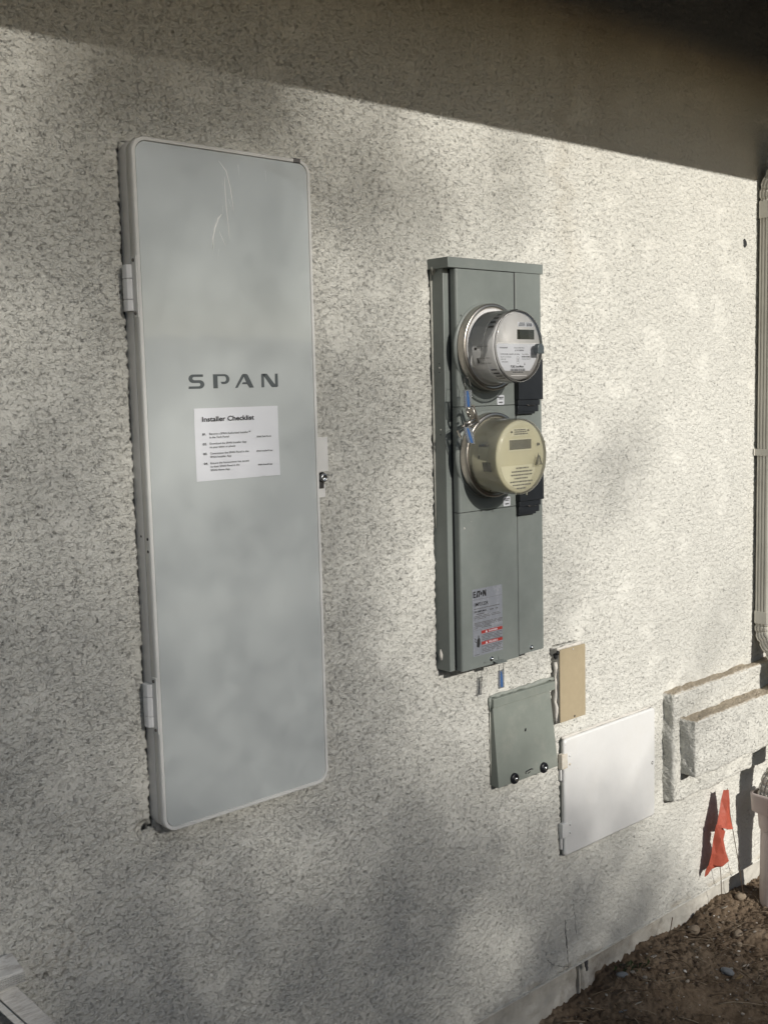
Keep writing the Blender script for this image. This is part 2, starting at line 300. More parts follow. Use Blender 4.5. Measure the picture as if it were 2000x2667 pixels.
class MB:
    def __init__(s): s.bm = bmesh.new()
    def add(s, verts, faces, smooth=False):
        vs = [s.bm.verts.new(P3(*v)) for v in verts]
        out = []
        for f in faces:
            try:
                fc = s.bm.faces.new([vs[i] for i in f]); fc.smooth = smooth; out.append(fc)
            except ValueError: pass
        return vs, out
    def box(s, x0, x1, d0, d1, z0, z1, bev=0.0, seg=2):
        v = [(x, d, z) for x in (x0, x1) for d in (d0, d1) for z in (z0, z1)]
        f = [(0, 1, 3, 2), (4, 6, 7, 5), (0, 4, 5, 1), (2, 3, 7, 6), (0, 2, 6, 4), (1, 5, 7, 3)]
        vs, fs = s.add(v, f)
        if bev > 0:
            es = list({e for fc in fs for e in fc.edges})
            r = bmesh.ops.bevel(s.bm, geom=es, offset=bev, segments=seg, profile=0.5, affect='EDGES')
            for fc in r['faces']: fc.smooth = True
        return s
    def hexa(s, c, bev=0.0):
        """eight corners in the order of box()"""
        f = [(0, 1, 3, 2), (4, 6, 7, 5), (0, 4, 5, 1), (2, 3, 7, 6), (0, 2, 6, 4), (1, 5, 7, 3)]
        vs, fs = s.add(c, f)
        if bev > 0:
            es = list({e for fc in fs for e in fc.edges})
            bmesh.ops.bevel(s.bm, geom=es, offset=bev, segments=2, profile=0.5, affect='EDGES')
        return s
    def prism(s, pts, d0, d1, cap=True, smooth=False, chamfer=0.0):
        """outline in (x, z) pushed out from depth d0 to d1; a small chamfer softens the front edge"""
        n = len(pts)
        rings = [[(x, d0, z) for x, z in pts]]
        if chamfer > 0:
            cx = sum(p[0] for p in pts) / n; cz = sum(p[1] for p in pts) / n
            mx = max(abs(p[0] - cx) for p in pts); mz = max(abs(p[1] - cz) for p in pts)
            rings.append([(x, d1 - chamfer, z) for x, z in pts])
            for a in (0.35, 1.0):
                k = chamfer * (1 - math.cos(a * math.pi / 2)); dd = d1 - chamfer * (1 - math.sin(a * math.pi / 2))
                rings.append([(cx + (x - cx) * (1 - k / mx), dd, cz + (z - cz) * (1 - k / mz)) for x, z in pts])
        else:
            rings.append([(x, d1, z) for x, z in pts])
        v = [p for r in rings for p in r]; f = []
        for k in range(len(rings) - 1):
            for i in range(n):
                j = (i + 1) % n
                f.append((k * n + i, k * n + j, (k + 1) * n + j, (k + 1) * n + i))
        nf = len(f)
        if cap: f.append(tuple(range((len(rings) - 1) * n, len(rings) * n))); f.append(tuple(reversed(range(n))))
        vs, fs = s.add(v, f)
        if smooth:
            for fc in fs[:nf]: fc.smooth = True
        return s
    def lathe(s, cx, cz, prof, n=64, smooth=True):
        """profile of (radius, depth) turned about the axis that points out of the wall"""
        v = []; f = []
        for r, d in prof:
            for i in range(n):
                a = 2 * math.pi * i / n
                v.append((cx + r * math.cos(a), d, cz + r * math.sin(a)))
        for k in range(len(prof) - 1):
            for i in range(n):
                j = (i + 1) % n
                f.append((k * n + i, k * n + j, (k + 1) * n + j, (k + 1) * n + i))
        vs, fs = s.add(v, f, smooth)
        if prof[-1][0] > 1e-5:
            pass
        return s
    def disc(s, cx, cz, r, d, n=48):
        s.add([(cx + r * math.cos(2 * math.pi * i / n), d, cz + r * math.sin(2 * math.pi * i / n)) for i in range(n)], [tuple(range(n))]); return s
    def tube(s, pts, r, n=8, taper=None, smooth=True):
        P = [Vector(p) for p in pts]; v = []; f = []
        ref = Vector((0.13, 0.21, 0.97))
        for i, p in enumerate(P):
            t = (P[min(i + 1, len(P) - 1)] - P[max(i - 1, 0)])
            if t.length < 1e-9: t = Vector((0, 0, 1))
            t.normalize()
            a = t.cross(ref)
            if a.length < 1e-3: a = t.cross(Vector((1, 0, 0)))
            a.normalize(); b = t.cross(a)
            rr = r if taper is None else taper[i] if isinstance(taper, (list, tuple)) else r * (1 + (taper - 1) * i / (len(P) - 1))
            for k in range(n):
                q = 2 * math.pi * k / n
                v.append(tuple(p + a * math.cos(q) * rr + b * math.sin(q) * rr))
        for i in range(len(P) - 1):
            for k in range(n):
                j = (k + 1) % n
                f.append((i * n + k, i * n + j, (i + 1) * n + j, (i + 1) * n + k))
        f.append(tuple(reversed(range(n)))); f.append(tuple(range((len(P) - 1) * n, len(P) * n)))
        s.add(v, f, smooth); return s
    def blob(s, x, d, z, rx, rd, rz, sub=1, jit=0.25, rnd=random):
        tmp = bmesh.new(); bmesh.ops.create_icosphere(tmp, subdivisions=sub, radius=1)
        tmp.verts.ensure_lookup_table()
        ang = rnd.random() * 6.28; ca, sa = math.cos(ang), math.sin(ang)
        v = []
        for q in tmp.verts:
            k = 1 + (rnd.random() - 0.5) * 2 * jit
            a, b, c = q.co.x * rx * k, q.co.y * rd * k, q.co.z * rz * k
            v.append((x + a * ca - b * sa, d + a * sa + b * ca, z + c))
        f = [tuple(w.index for w in fc.verts) for fc in tmp.faces]
        tmp.free(); s.add(v, f, sub > 1); return s

def link_mesh(name, me, parent=None, origin=None):
    o = bpy.data.objects.new(name, me); COL.objects.link(o)
    if parent is not None: o.parent = parent
    elif origin is not None: o.location = origin
    return o

def root_loc(o):
    v = Vector((0, 0, 0))
    while o is not None: v += o.location; o = o.parent
    return v

def part(name, mb, m, parent=None, label=None, keepnormals=False):
    """one mesh object; a child keeps its parent's origin, a top-level one sits at the middle of its base"""
    bm = mb.bm
    if not keepnormals: bmesh.ops.recalc_face_normals(bm, faces=bm.faces[:])
    if parent is not None: off = root_loc(parent)
    else:
        cs = [v.co for v in bm.verts]
        off = Vector(((min(c.x for c in cs) + max(c.x for c in cs)) / 2, (min(c.y for c in cs) + max(c.y for c in cs)) / 2, min(c.z for c in cs)))
    bmesh.ops.translate(bm, verts=bm.verts[:], vec=-off)
    me = bpy.data.meshes.new(name); bm.to_mesh(me); bm.free()
    me.materials.append(M[m] if isinstance(m, str) else m)
    o = link_mesh(name, me, parent, off)
    if label: o['label'] = label
    return o

def thing(name, label, cat, loc, group=None):
    o = bpy.data.objects.new(name, None); COL.objects.link(o); o.empty_display_size = 0.05
    o.location = P3(*loc); o['label'] = label; o['category'] = cat
    if group: o['group'] = group
    return o

def tag(o, label=None, cat=None, group=None, kind=None):
    if label: o['label'] = label
    if cat: o['category'] = cat
    if group: o['group'] = group
    if kind: o['kind'] = kind
    return o

def rrect(x0, x1, z0, z1, r, n=6):
    pts = []
    for cx, cz, a0 in ((x1 - r, z1 - r, 0), (x0 + r, z1 - r, 90), (x0 + r, z0 + r, 180), (x1 - r, z0 + r, 270)):
        for i in range(n + 1):
            a = math.radians(a0 + 90 * i / n); pts.append((cx + r * math.cos(a), cz + r * math.sin(a)))
    return pts

def smooth01(x): x = np.clip(x, 0, 1); return x * x * (3 - 2 * x)

def text_lines(name, lines, d, m, parent, rot=0.0, thick=0.0002, piv=None, label=None):
    """lines: (string, x, z, capheight, max_width or None, bold); printed letters as one thin mesh"""
    mb = MB(); bm = mb.bm
    for ln in lines:
        s, x, z, h = ln[:4]; mw = ln[4] if len(ln) > 4 else None; bold = ln[5] if len(ln) > 5 else 0
        cu = bpy.data.curves.new('t', 'FONT'); cu.body = s; cu.size = h / 0.73; cu.resolution_u = 3
        cu.offset = bold * h
        ob = bpy.data.objects.new('t', cu); COL.objects.link(ob)
        dg = bpy.context.evaluated_depsgraph_get(); dg.update()
        me = bpy.data.meshes.new_from_object(ob.evaluated_get(dg))
        w = max((v.co.x for v in me.vertices), default=1) or 1
        sx = (mw / w) if mw else 1.0
        base = len(bm.verts)
        vs = []
        for v in me.vertices: vs.append((x + v.co.x * sx, z + v.co.y))
        if rot:
            px, pz = piv; c, q = math.cos(rot), math.sin(rot)
            vs = [(px + (a - px) * c - (b - pz) * q, pz + (a - px) * q + (b - pz) * c) for a, b in vs]
        nv = [bm.verts.new(P3(a, d + thick, b)) for a, b in vs]
        for pl in me.polygons:
            try: bm.faces.new([nv[i] for i in pl.vertices])
            except ValueError: pass
        bpy.data.objects.remove(ob); bpy.data.curves.remove(cu); bpy.data.meshes.remove(me)
    bmesh.ops.recalc_face_normals(bm, faces=bm.faces[:])
    for f in bm.faces:
        if f.normal.y > 0: f.normal_flip()
    return part(name, mb, m, parent, label, keepnormals=True)

def small_print(mb, x0, x1, z, h, d, seed, fill=0.86):
    """a row of illegible printed words: short uneven dashes"""
    r = random.Random(seed); x = x0
    while x < x1:
        w = r.uniform(0.6, 3.2) * h
        e = min(x + w, x1)
        if r.random() < fill: mb.add([(x, d, z), (e, d, z), (e, d, z + h), (x, d, z + h)], [(0, 1, 2, 3)])
        x = e + 0.35 * h
    return mb

# ------------------------------------------------------------------ noise fields (periodic, band-passed)
NX, NZ, CELL = 2304, 2304, 0.00125
kx = np.fft.fftfreq(NX, CELL)[None, :]; kz = np.fft.rfftfreq(NZ, CELL)[None, :]
def field(wl, bw=0.35, seed=0, aniso=1.0):
    """gaussian noise whose features are about wl metres across, unit variance"""
    r = np.random.default_rng(seed)
    w = np.fft.rfft2(r.standard_normal((NZ, NX)).astype(np.float32))
    fz = np.fft.fftfreq(NZ, CELL)[:, None]; fx = np.fft.rfftfreq(NX, CELL)[None, :]
    k = np.sqrt((fx * aniso) ** 2 + fz ** 2) + 1e-9
    w *= np.exp(-0.5 * (np.log(k * wl) / bw) ** 2)
    f = np.fft.irfft2(w, s=(NZ, NX)); return (f / f.std()).astype(np.float32)
fA = field(0.0160, 0.45, 1); fA2 = field(0.0115, 0.35, 2); fM = field(0.018, 0.5, 3); fL = field(0.16, 0.6, 4)
fB = field(0.022, 0.5, 5); fF = field(0.0045, 0.4, 6)
# stucco relief: torn plateaus with short worm-like crevices between them, smoother trowelled patches here and there
flat = smooth01((fL + 2.0) / 1.6)
crev = np.exp(-(fA / 0.27) ** 4) * smooth01((fM + 0.30) / 0.5)
crev = np.maximum(crev, 0.8 * np.exp(-(fA2 / 0.30) ** 4) * smooth01((field(0.012, 0.5, 8) - 0.35) / 0.5))
RELIEF = (-0.0007 * crev * (0.12 + 0.88 * flat) + 0.00055 * fB + 0.00022 * fF * (0.3 + 0.7 * flat)).astype(np.float32)
def relief(x, z):
    i = np.mod(np.round(x / CELL).astype(int), NX); j = np.mod(np.round(z / CELL).astype(int), NZ)
    return RELIEF[j, i]

def grid_mesh(name, X, D, Z, m, parent, flip=False, attrs=None, smooth=True):
    """X, D, Z are 2-D arrays (rows, cols) of wall coordinates"""
    nr, nc = X.shape; off = root_loc(parent) if parent is not None else Vector((0, 0, 0))
    co = np.stack([X - off.x, -D - off.y, Z + Z0 - off.z], -1).reshape(-1, 3).astype(np.float32)
    idx = np.arange(nr * nc).reshape(nr, nc)
    q = np.stack([idx[:-1, :-1], idx[:-1, 1:], idx[1:, 1:], idx[1:, :-1]], -1).reshape(-1, 4)
    if flip: q = q[:, ::-1]
    me = bpy.data.meshes.new(name)
    me.vertices.add(len(co)); me.vertices.foreach_set('co', co.ravel())
    me.loops.add(q.size); me.loops.foreach_set('vertex_index', q.ravel().astype(np.int32))
    me.polygons.add(len(q)); me.polygons.foreach_set('loop_start', np.arange(0, q.size, 4, dtype=np.int32))
    me.polygons.foreach_set('use_smooth', np.full(len(q), smooth))
    for k, a in (attrs or {}).items():
        at = me.attributes.new(k, 'FLOAT', 'POINT'); at.data.foreach_set('value', a.ravel().astype(np.float32))
    me.update(calc_edges=True)
    me.materials.append(M[m]); o = link_mesh(name, me, parent)
    return o

# ------------------------------------------------------------------ the house: wall, foundation, window trim, eave
house = thing('house', 'house with off-white stucco wall, stepped window trim, concrete footing and shading eave', 'house', (2.0, 0, -1.62))
def axis(fine, lo, hi, coarse=0.12):
    a = [fine[0]]; 
    while a[0] > lo: a.insert(0, a[0] - coarse)
    b = list(fine)
    while b[-1] < hi: b.append(b[-1] + coarse)
    return np.array(a[:-1] + b)
xs = [0.60]
while xs[-1] < 3.16: xs.append(xs[-1] + 0.0019 + max(0, xs[-1] - 0.65) * 0.00125)
xs = axis(xs, -2.5, 5.5); zs = axis(np.arange(-1.4835, 1.12, 0.0022), -1.48, 1.35)
X, Z = np.meshgrid(xs, zs)
inside = ((X > 0.5) & (X < 3.3) & (Z < 1.2))
D = relief(X, Z)
gap = np.zeros_like(X); stain = np.zeros_like(X)
def ragged(s, seed, amp): 
    i = np.mod(np.round(s / CELL).astype(int) * 1, NX); return amp * (fB[seed, i] * 0.42 + fA2[seed + 7, i] * 0.16 + fL[seed, i] * 0.3)
def cut(x0, x1, z0, z1, w, seed, l=1, r=1, t=1, b=1, depth=0.014, dark=1.0):
    """stucco cut back raggedly round a recessed box: the black paper shows in the gap"""
    global D, gap
    dx = np.where(X < x0, (x0 - X) / max(l, .01), np.where(X > x1, (X - x1) / max(r, .01), 0))
    dz = np.where(Z < z0, (z0 - Z) / max(b, .01), np.where(Z > z1, (Z - z1) / max(t, .01), 0))
    dist = np.sqrt(dx ** 2 + dz ** 2)
    ww = w * (1 + 0.9 * ragged(Z + X * 0.7, seed, 1.0))
    k = smooth01((ww - dist) / 0.0035 + 0.5) * (dist > 0)
    D = D - depth * k; gap = np.maximum(gap, k * dark)
cut(0.9628, 1.334, -0.765, 0.423, 0.0027, 40, l=1.3, r=0.25, t=0.3, b=0.25, depth=0.004)
k_ = np.exp(-(((X - 0.945) / 0.02) ** 2 + ((Z + 0.765) / 0.022) ** 2)); D -= 0.01 * smooth01(k_ * 2 - .8); gap = np.maximum(gap, smooth01(k_ * 2 - .8) * smooth01(fB[np.mod((Z / CELL).astype(int), NZ), np.mod((X / CELL).astype(int), NX)]))
cut(1.685, 1.976, -0.615, 0.268, 0.0018, 90, l=1.2, r=0.4, t=0.3, b=0.8, depth=0.006, dark=0.8)
cut(1.8515, 2.055, -0.92, -0.70, 0.0020, 140, l=1.2, r=0.2, t=0.2, b=0.5, depth=0.006)
cut(2.0812, 2.176, -0.835, -0.635, 0.0075, 190, l=1.3, r=0.1, t=0.35, b=0.1, depth=0.012)
cut(2.1072, 2.484, -1.172, -0.866, 0.0035, 240, l=1.3, r=0.3, t=0.05, b=0.15, depth=0.012)
# swelling of patched stucco round the meter cabinet and trim
for (cx, cz, sx, sz, a) in ((2.30, -0.86, 0.25, 0.012, 0.006), (2.505, -1.0, 0.014, 0.16, 0.006), (1.83, -0.66, 0.12, 0.03, 0.002)):
    D += a * np.exp(-(((X - cx) / sx) ** 2 + ((Z - cz) / sz) ** 2))
# bullet-like hole near the downspout and two chips
for (cx, cz, r) in ((1.50, -0.86, 0.004), (0.75, -0.962, 0.003), (2.86, 0.33, 0.004)):
    rr = np.sqrt((X - cx) ** 2 + (Z - cz) ** 2) / r * (1 + 0.25 * fB[np.mod((Z / CELL).astype(int), NZ), np.mod((X / CELL).astype(int), NX)])
    k = smooth01((1.25 - rr) / 0.5); D -= 0.02 * k; gap = np.maximum(gap, k)
# old drip stains under the eave, rust specks
col = np.mod((X / CELL).astype(int), NX); row = np.mod((Z / CELL).astype(int), NZ)
stain = np.maximum(stain, 0.22 * np.exp(-((X - 2.14 - 0.02 * fL[5, row]) / 0.035) ** 2) * smooth01((Z + 0.1) / 0.6))
stain = np.maximum(stain, 0.22 * np.exp(-((X - 2.27) / 0.09) ** 2) * smooth01((Z - 0.35) / 0.5))
stain = np.maximum(stain, 0.10 * np.exp(-((X - 1.98) / 0.03) ** 2) * (Z > 0.6))
stain = np.maximum(stain, 0.65 * smooth01((-1.455 - Z) / 0.03) * smooth01(fL[row, col] * 0.7 + 0.3))
stain = np.maximum(stain, 0.35 * np.exp(-(((X - 0.78) / 0.06) ** 2 + ((Z + 0.93) / 0.05) ** 2)) * smooth01(fB[row, col]))
D = np.where(inside, D, 0); D = D - 0.0
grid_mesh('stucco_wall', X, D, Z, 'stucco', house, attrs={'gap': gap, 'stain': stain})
# wall thickness behind: bottom return of the stucco (weep screed)
mb = MB(); mb.box(-2.5, 5.5, -0.12, 0.0025, -1.4850, -1.4790); part('weep_screed', mb, 'stucco', house)

# footing: two pours with a step between them
def footing(x0, x1, d, seed, name):
    xx, zz = np.meshgrid(np.arange(x0, x1 + 1e-6, 0.006), np.arange(-1.78, -1.4749, 0.006))
    j = np.mod((zz / CELL * 0.35).astype(int) + seed, NZ); i = np.mod((xx / CELL * 0.35).astype(int), NX)
    dd = d + 0.0035 * fL[j, i] + 0.0012 * fB[j, i] + 0.0005 * fF[j, i]
    dd[:, 0] = -0.07; dd[:, -1] = -0.07; xx[:, 0] = xx[:, 1]; xx[:, -1] = xx[:, -2]
    return grid_mesh(name, xx, dd, zz, 'concrete', house)
footing(-1.0, 2.212, -0.034, 100, 'footing'); footing(2.218, 4.2, -0.028, 900, 'footing')
mb = MB(); mb.box(-2.5, 5.5, -0.3, -0.06, -1.95, -1.49); part('footing_core', mb, 'concrete', house)

def crack(pts, w, d=0.0006, name='hairline_crack'):
    mb = MB(); r = random.Random(int(pts[0][0] * 1000)); P_ = []
    for (a, b), (c, e) in zip(pts[:-1], pts[1:]):
        for i in range(6): t = i / 6; P_.append((a + (c - a) * t + r.uniform(-1, 1) * .0016, b + (e - b) * t + r.uniform(-1, 1) * .0008))
    P_.append(pts[-1])
    mb.tube([(x, d, z) for x, z in P_], w, 4, [w * r.uniform(.3, 1.0) for _ in P_], False); part(name, mb, 'tar', house)
crack([(2.118, -1.345), (2.122, -1.40), (2.130, -1.482)], .0011); crack([(2.045, -1.425), (2.075, -1.452), (2.128, -1.474)], .0007)
crack([(2.150, -1.30), (2.158, -1.355), (2.162, -1.40)], .0005); crack([(1.50, -1.00), (1.51, -1.05), (1.503, -1.09)], .0005); crack([(0.93, -1.14), (0.945, -1.17), (0.94, -1.19)], .0006)
mb = MB(); mb.blob(2.2165, -.010, -1.497, .0050, .006, .016, 2, .25); mb.blob(2.2190, -.010, -1.515, .003, .004, .012, 2, .25); part('footing_notch', mb, 'ink_soft', house)
mb = MB(); mb.box(2.2120, 2.2180, -.055, -.0300, -1.78, -1.4845); part('pour_joint', mb, 'concrete', house)
mb = MB(); r = random.Random(12); mb.prism([(2.9476 + .0105 * r.uniform(.75, 1.25) * math.cos(a * .524), .3903 + .0115 * r.uniform(.75, 1.25) * math.sin(a * .524)) for a in range(12)], -.004, .0009); part('wall_hole', mb, 'tar', house)

def stucco_block(name, x0, x1, d1, z0, z1, r, step, bumpk, seed, parent, d0=-0.01, m='stucco_trim'):
    """rounded block with real stucco relief on every exposed face"""
    nx = int((x1 - x0) / step) + 1; nd = max(2, int((d1 - d0) / step) + 1); nz = int((z1 - z0) / step) + 1
    gx = np.linspace(x0, x1, nx); gd = np.linspace(d0, d1, nd); gz = np.linspace(z0, z1, nz)
    out = []
    for face in range(5):
        if face == 0: a, b = np.meshgrid(gx, gz); p = np.stack([a, np.full_like(a, d1), b], -1)
        if face == 1: a, b = np.meshgrid(gx, gd); p = np.stack([a, b, np.full_like(a, z1)], -1)
        if face == 2: a, b = np.meshgrid(gx, gd); p = np.stack([a, b, np.full_like(a, z0)], -1)
        if face == 3: a, b = np.meshgrid(gd, gz); p = np.stack([np.full_like(a, x0), a, b], -1)
        if face == 4: a, b = np.meshgrid(gd, gz); p = np.stack([np.full_like(a, x1), a, b], -1)
        lo = np.array([x0 + r, d0 - 1, z0 + r]); hi = np.array([x1 - r, d1 - r, z1 - r])
        c = np.clip(p, lo, hi); nrm = p - c; ln = np.linalg.norm(nrm, axis=-1, keepdims=True); ln[ln < 1e-9] = 1
        nrm = nrm / ln
        u = p[..., 0] + p[..., 1] * 0.9 + seed * 0.31; v = p[..., 2] + p[..., 1] * 0.8 + seed * 0.17
        h = relief(u, v) * bumpk
        i = np.mod((u / CELL).astype(int), NX); j = np.mod((v / CELL).astype(int), NZ)
        h = h + 0.0018 * fL[j, i] + 0.0012 * fB[j, i] * bumpk
        q = c + nrm * (r + h)[..., None]
        out.append(q)
    off = root_loc(parent); vs = []; fs = []; base = 0
    for q in out:
        nr, nc = q.shape[:2]; co = q.reshape(-1, 3); vs.append(np.stack([co[:, 0] - off.x, -co[:, 1] - off.y, co[:, 2] + Z0 - off.z], -1))
        idx = np.arange(nr * nc).reshape(nr, nc) + base
        fs.append(np.stack([idx[:-1, :-1], idx[:-1, 1:], idx[1:, 1:], idx[1:, :-1]], -1).reshape(-1, 4)); base += nr * nc
    co = np.concatenate(vs); q = np.concatenate(fs)
    me = bpy.data.meshes.new(name); me.vertices.add(len(co)); me.vertices.foreach_set('co', co.astype(np.float32).ravel())
    me.loops.add(q.size); me.loops.foreach_set('vertex_index', q.ravel().astype(np.int32))
    me.polygons.add(len(q)); me.polygons.foreach_set('loop_start', np.arange(0, q.size, 4, dtype=np.int32))
    me.polygons.foreach_set('use_smooth', np.full(len(q), True)); me.update(calc_edges=True)
    bm = bmesh.new(); bm.from_mesh(me); bmesh.ops.remove_doubles(bm, verts=bm.verts[:], dist=0.0003); bmesh.ops.recalc_face_normals(bm, faces=bm.faces[:]); bm.to_mesh(me); bm.free()
    me.materials.append(M[m]); return link_mesh(name, me, parent)
trim = bpy.data.objects.new('window_trim', None); COL.objects.link(trim); trim.parent = house; trim.location = P3(3.0, 0, -1.15) - house.location
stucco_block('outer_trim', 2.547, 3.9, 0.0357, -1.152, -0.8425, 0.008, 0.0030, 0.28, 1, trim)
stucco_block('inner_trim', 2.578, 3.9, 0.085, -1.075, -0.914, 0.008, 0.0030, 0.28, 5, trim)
# eave: boards, rafters, fascia and gutter; its lower edge throws the shadow line
for k in range(8):
    mb = MB(); d0 = -0.02 + k * 0.09
    mb.hexa([(x, d, z) for x in (-3.5, 6.0) for d, zz in ((d0, 0), (d0 + 0.087, 0)) for z in (1.175 - 0.40 * d, 1.195 - 0.40 * d)])
    part('soffit_board', mb, 'wood_eave', house)
for k in range(16):
    mb = MB(); x = -3.2 + k * 0.6
    mb.hexa([(xx, d, z) for xx in (x, x + 0.045) for d, zo in ((0.0, 0), (0.685, 0)) for z in (1.09 - 0.40 * d + (0.08 * d / .685), 1.174 - 0.40 * d)])
    part('rafter', mb, 'wood_eave', house)
mb = MB(); mb.box(-3.5, 6.0, 0.690, 0.712, 0.877, 1.02, 0.002); part('fascia', mb, 'wood_eave', house)
mb = MB()
for (a, b, c, e) in ((0.713, 0.83, 0.945, 0.947), (0.828, 0.83, 0.947, 1.03), (0.713, 0.715, 0.947, 1.03)): mb.box(-3.5, 6.0, a, b, c, e)
part('gutter', mb, 'spout', house)
mb = MB(); mb.hexa([(x, d, z) for x in (-3.5, 6.0) for d in (-1.2, 0.76) for z in (1.20 - 0.40 * d, 1.23 - 0.40 * d)]); part('roof', mb, 'wood_eave', house)

# ------------------------------------------------------------------ ground
gx = axis(np.arange(1.7, 3.7, 0.0045), -25, 30, 0.35)
gd = axis(np.arange(-0.03, 0.62, 0.0045), -0.04, 40, 0.35)
base_x = [-3, 1.5, 2.05, 2.21, 2.28, 2.33, 2.43, 2.56, 2.71, 2.89, 3.1, 4]; base_z = [-1.64, -1.63, -1.603, -1.588, -1.565, -1.561, -1.561, -1.556, -1.555, -1.545, -1.563, -1.57]
def ground_z(x, d):
    x = np.asarray(x, float); d = np.asarray(d, float)
    g = np.interp(x, base_x, base_z)
    far = np.clip(d, 0, 1.0)
    g = g * np.exp(-far * 2.0) + (-1.615) * (1 - np.exp(-far * 2.0)) - 0.03 * far
    i = np.mod((x / CELL * 0.5).astype(int), NX); j = np.mod((d / CELL * 0.5).astype(int), NZ)
    i2 = np.mod((x / CELL).astype(int), NX); j2 = np.mod((d / CELL).astype(int) + 500, NZ)
    rough = np.exp(-((x - 2.41) / 0.10) ** 2 - ((d - 0.22) / 0.1) ** 2)
    k = (1 - 0.75 * rough) * np.exp(-np.clip(d - 0.7, 0, 9))
    return g - 0.008 + k * (0.005 * fL[j, i] + 0.0035 * np.abs(fL[j2, i2]) + 0.0032 * np.abs(fB[j, i]) + 0.0022 * fB[j2, i2] + 0.0011 * fF[j2, i2])
Xg, Dg = np.meshgrid(gx, gd)
g = grid_mesh('ground', Xg, Dg, ground_z(Xg, Dg), 'dirt', None, flip=True); tag(g, kind='structure')

rg = random.Random(5)
def gz(x, d): return float(ground_z(x, d))
def at_ground(n, xr=(2.0, 3.5), dr=(0.0, 0.55)):
    for _ in range(n): 
        x = rg.uniform(*xr); d = rg.uniform(*dr); yield x, d, gz(x, d)
mb = MB()
for x, d, z in at_ground(3200):
    if math.exp(-((x - 2.41) / 0.10) ** 2 - ((d - 0.22) / 0.1) ** 2) > rg.random() * 1.2: continue
    s = 0.0013 + 0.006 * rg.random() ** 4
    mb.blob(x, d, z + s * 0.2, s * rg.uniform(.8, 1.5), s, s * rg.uniform(.4, .8), 1, 0.22, rg)
tag(part('gravel', mb, 'pebble'), 'loose small pebbles and clods strewn over the bare dirt', 'gravel', kind='stuff')
mb = MB()
for x, d, z in at_ground(750):
    if math.exp(-((x - 2.41) / 0.11) ** 2 - ((d - 0.22) / 0.11) ** 2) > rg.random() * 1.1: continue
    L = rg.uniform(0.012, 0.06) if rg.random() < .85 else rg.uniform(.06, .11); a = rg.gauss(0.7, 0.7); r = rg.uniform(0.0006, 0.0020); b = rg.uniform(-.25, .25)
    pts = [(x + math.cos(a + b * t) * L * t, d + math.sin(a + b * t) * L * t, 0) for t in (0, .33, .66, 1)]
    zz = max(gz(pts[0][0], pts[0][1]), gz(pts[-1][0], pts[-1][1])) + r
    mb.tube([(p[0], p[1], zz + 0.004 * math.sin(3.14 * t) + rg.uniform(-.001, .002)) for p, t in zip(pts, (0, .33, .66, 1))], r, 5, 0.6)
tag(part('dry_twigs', mb, 'straw'), 'dry stalks and twigs scattered thickly over the dirt', 'twigs', kind='stuff')
mb = MB()
for x, d, z in at_ground(150):
    s = rg.uniform(0.0012, 0.0048); mb.blob(x, d, z + s * 0.5, s * rg.uniform(.8, 1.8), s, s * 0.35, 1, 0.3, rg)
tag(part('pale_chips', mb, 'chip'), 'flecks of pale plaster and shell lying on the dirt', 'chips', kind='stuff')
# pieces one can pick out
def stone(name, x, d, rx, rd, rz, m, label, cat='stone', group=None, sub=2, jit=0.07):
    mb = MB(); mb.blob(x, d, gz(x, d) + rz * 0.35, rx, rd, rz, sub, jit, rg)
    return tag(part(name, mb, m), label, cat, group)
stone('stone', 2.558, 0.196, 0.020, 0.012, 0.010, 'blue_stone', 'blue-grey stone lying beside the dead leaf on the dirt')
stone('stone', 2.745, 0.119, 0.019, 0.014, 0.011, 'tan_stone', 'flat tan stone between scattered twigs, right of the dry stalks')
stone('stone', 2.713, 0.142, 0.009, 0.009, 0.007, 'tan_stone', 'small pale round pebble just below the flat tan stone')
stone('stone', 2.672, 0.022, 0.022, 0.016, 0.014, 'tan_stone', 'brown clod against the foot of the wall, left of the long twig')
stone('stone', 2.310, 0.035, 0.017, 0.010, 0.008, 'blue_stone', 'grey-green stone near the step in the concrete footing')
stone('stone', 2.925, 0.022, 0.018, 0.012, 0.012, 'tan_stone', 'tan pebble in the shadow foot of the drain pipe')
def chip(x, d, r, m, label, cat='chip', name='plaster_chip', tilt=0.3, t=0.0012):
    n = 7; z = gz(x, d) + 0.004; a0 = rg.random() * 6; mb = MB(); top = []; bot = []
    for i in range(n):
        a = a0 + 6.283 * i / n; rr = r * rg.uniform(0.55, 1.15); zz = z + tilt * rr * math.sin(a)
        top.append((x + rr * 1.3 * math.cos(a), d + rr * math.sin(a), zz + t)); bot.append((x + rr * 1.3 * math.cos(a), d + rr * math.sin(a), zz))
    mb.add(top + bot, [tuple(range(n)), tuple(reversed(range(n, 2 * n)))] + [(i, (i + 1) % n, n + (i + 1) % n, n + i) for i in range(n)])
    return tag(part(name, mb, m), label, cat)
chip(2.825, 0.024, 0.010, 'chip', 'large white plaster chip below the wall, left of the orange flag', tilt=0.5)
chip(2.46, 0.03, 0.009, 'chip', 'white plaster chip lying next to the footing left of the twigs')
chip(2.637, 0.207, 0.0085, 'chip', 'white plaster chip right above the blue-grey stone')
chip(2.454, 0.095, 0.007, 'chip', 'small three-cornered white chip in the bare middle of the dirt')
chip(2.225, 0.10, 0.012, 'blue_stone', 'grey curled leaf scrap near the lower edge, left one of two', 'leaf', 'leaf_scrap', 0.4, 0.0008)
chip(2.262, 0.116, 0.011, 'chip', 'pale curled leaf scrap near the lower edge, right one of two', 'leaf', 'leaf_scrap', 0.5, 0.0008)
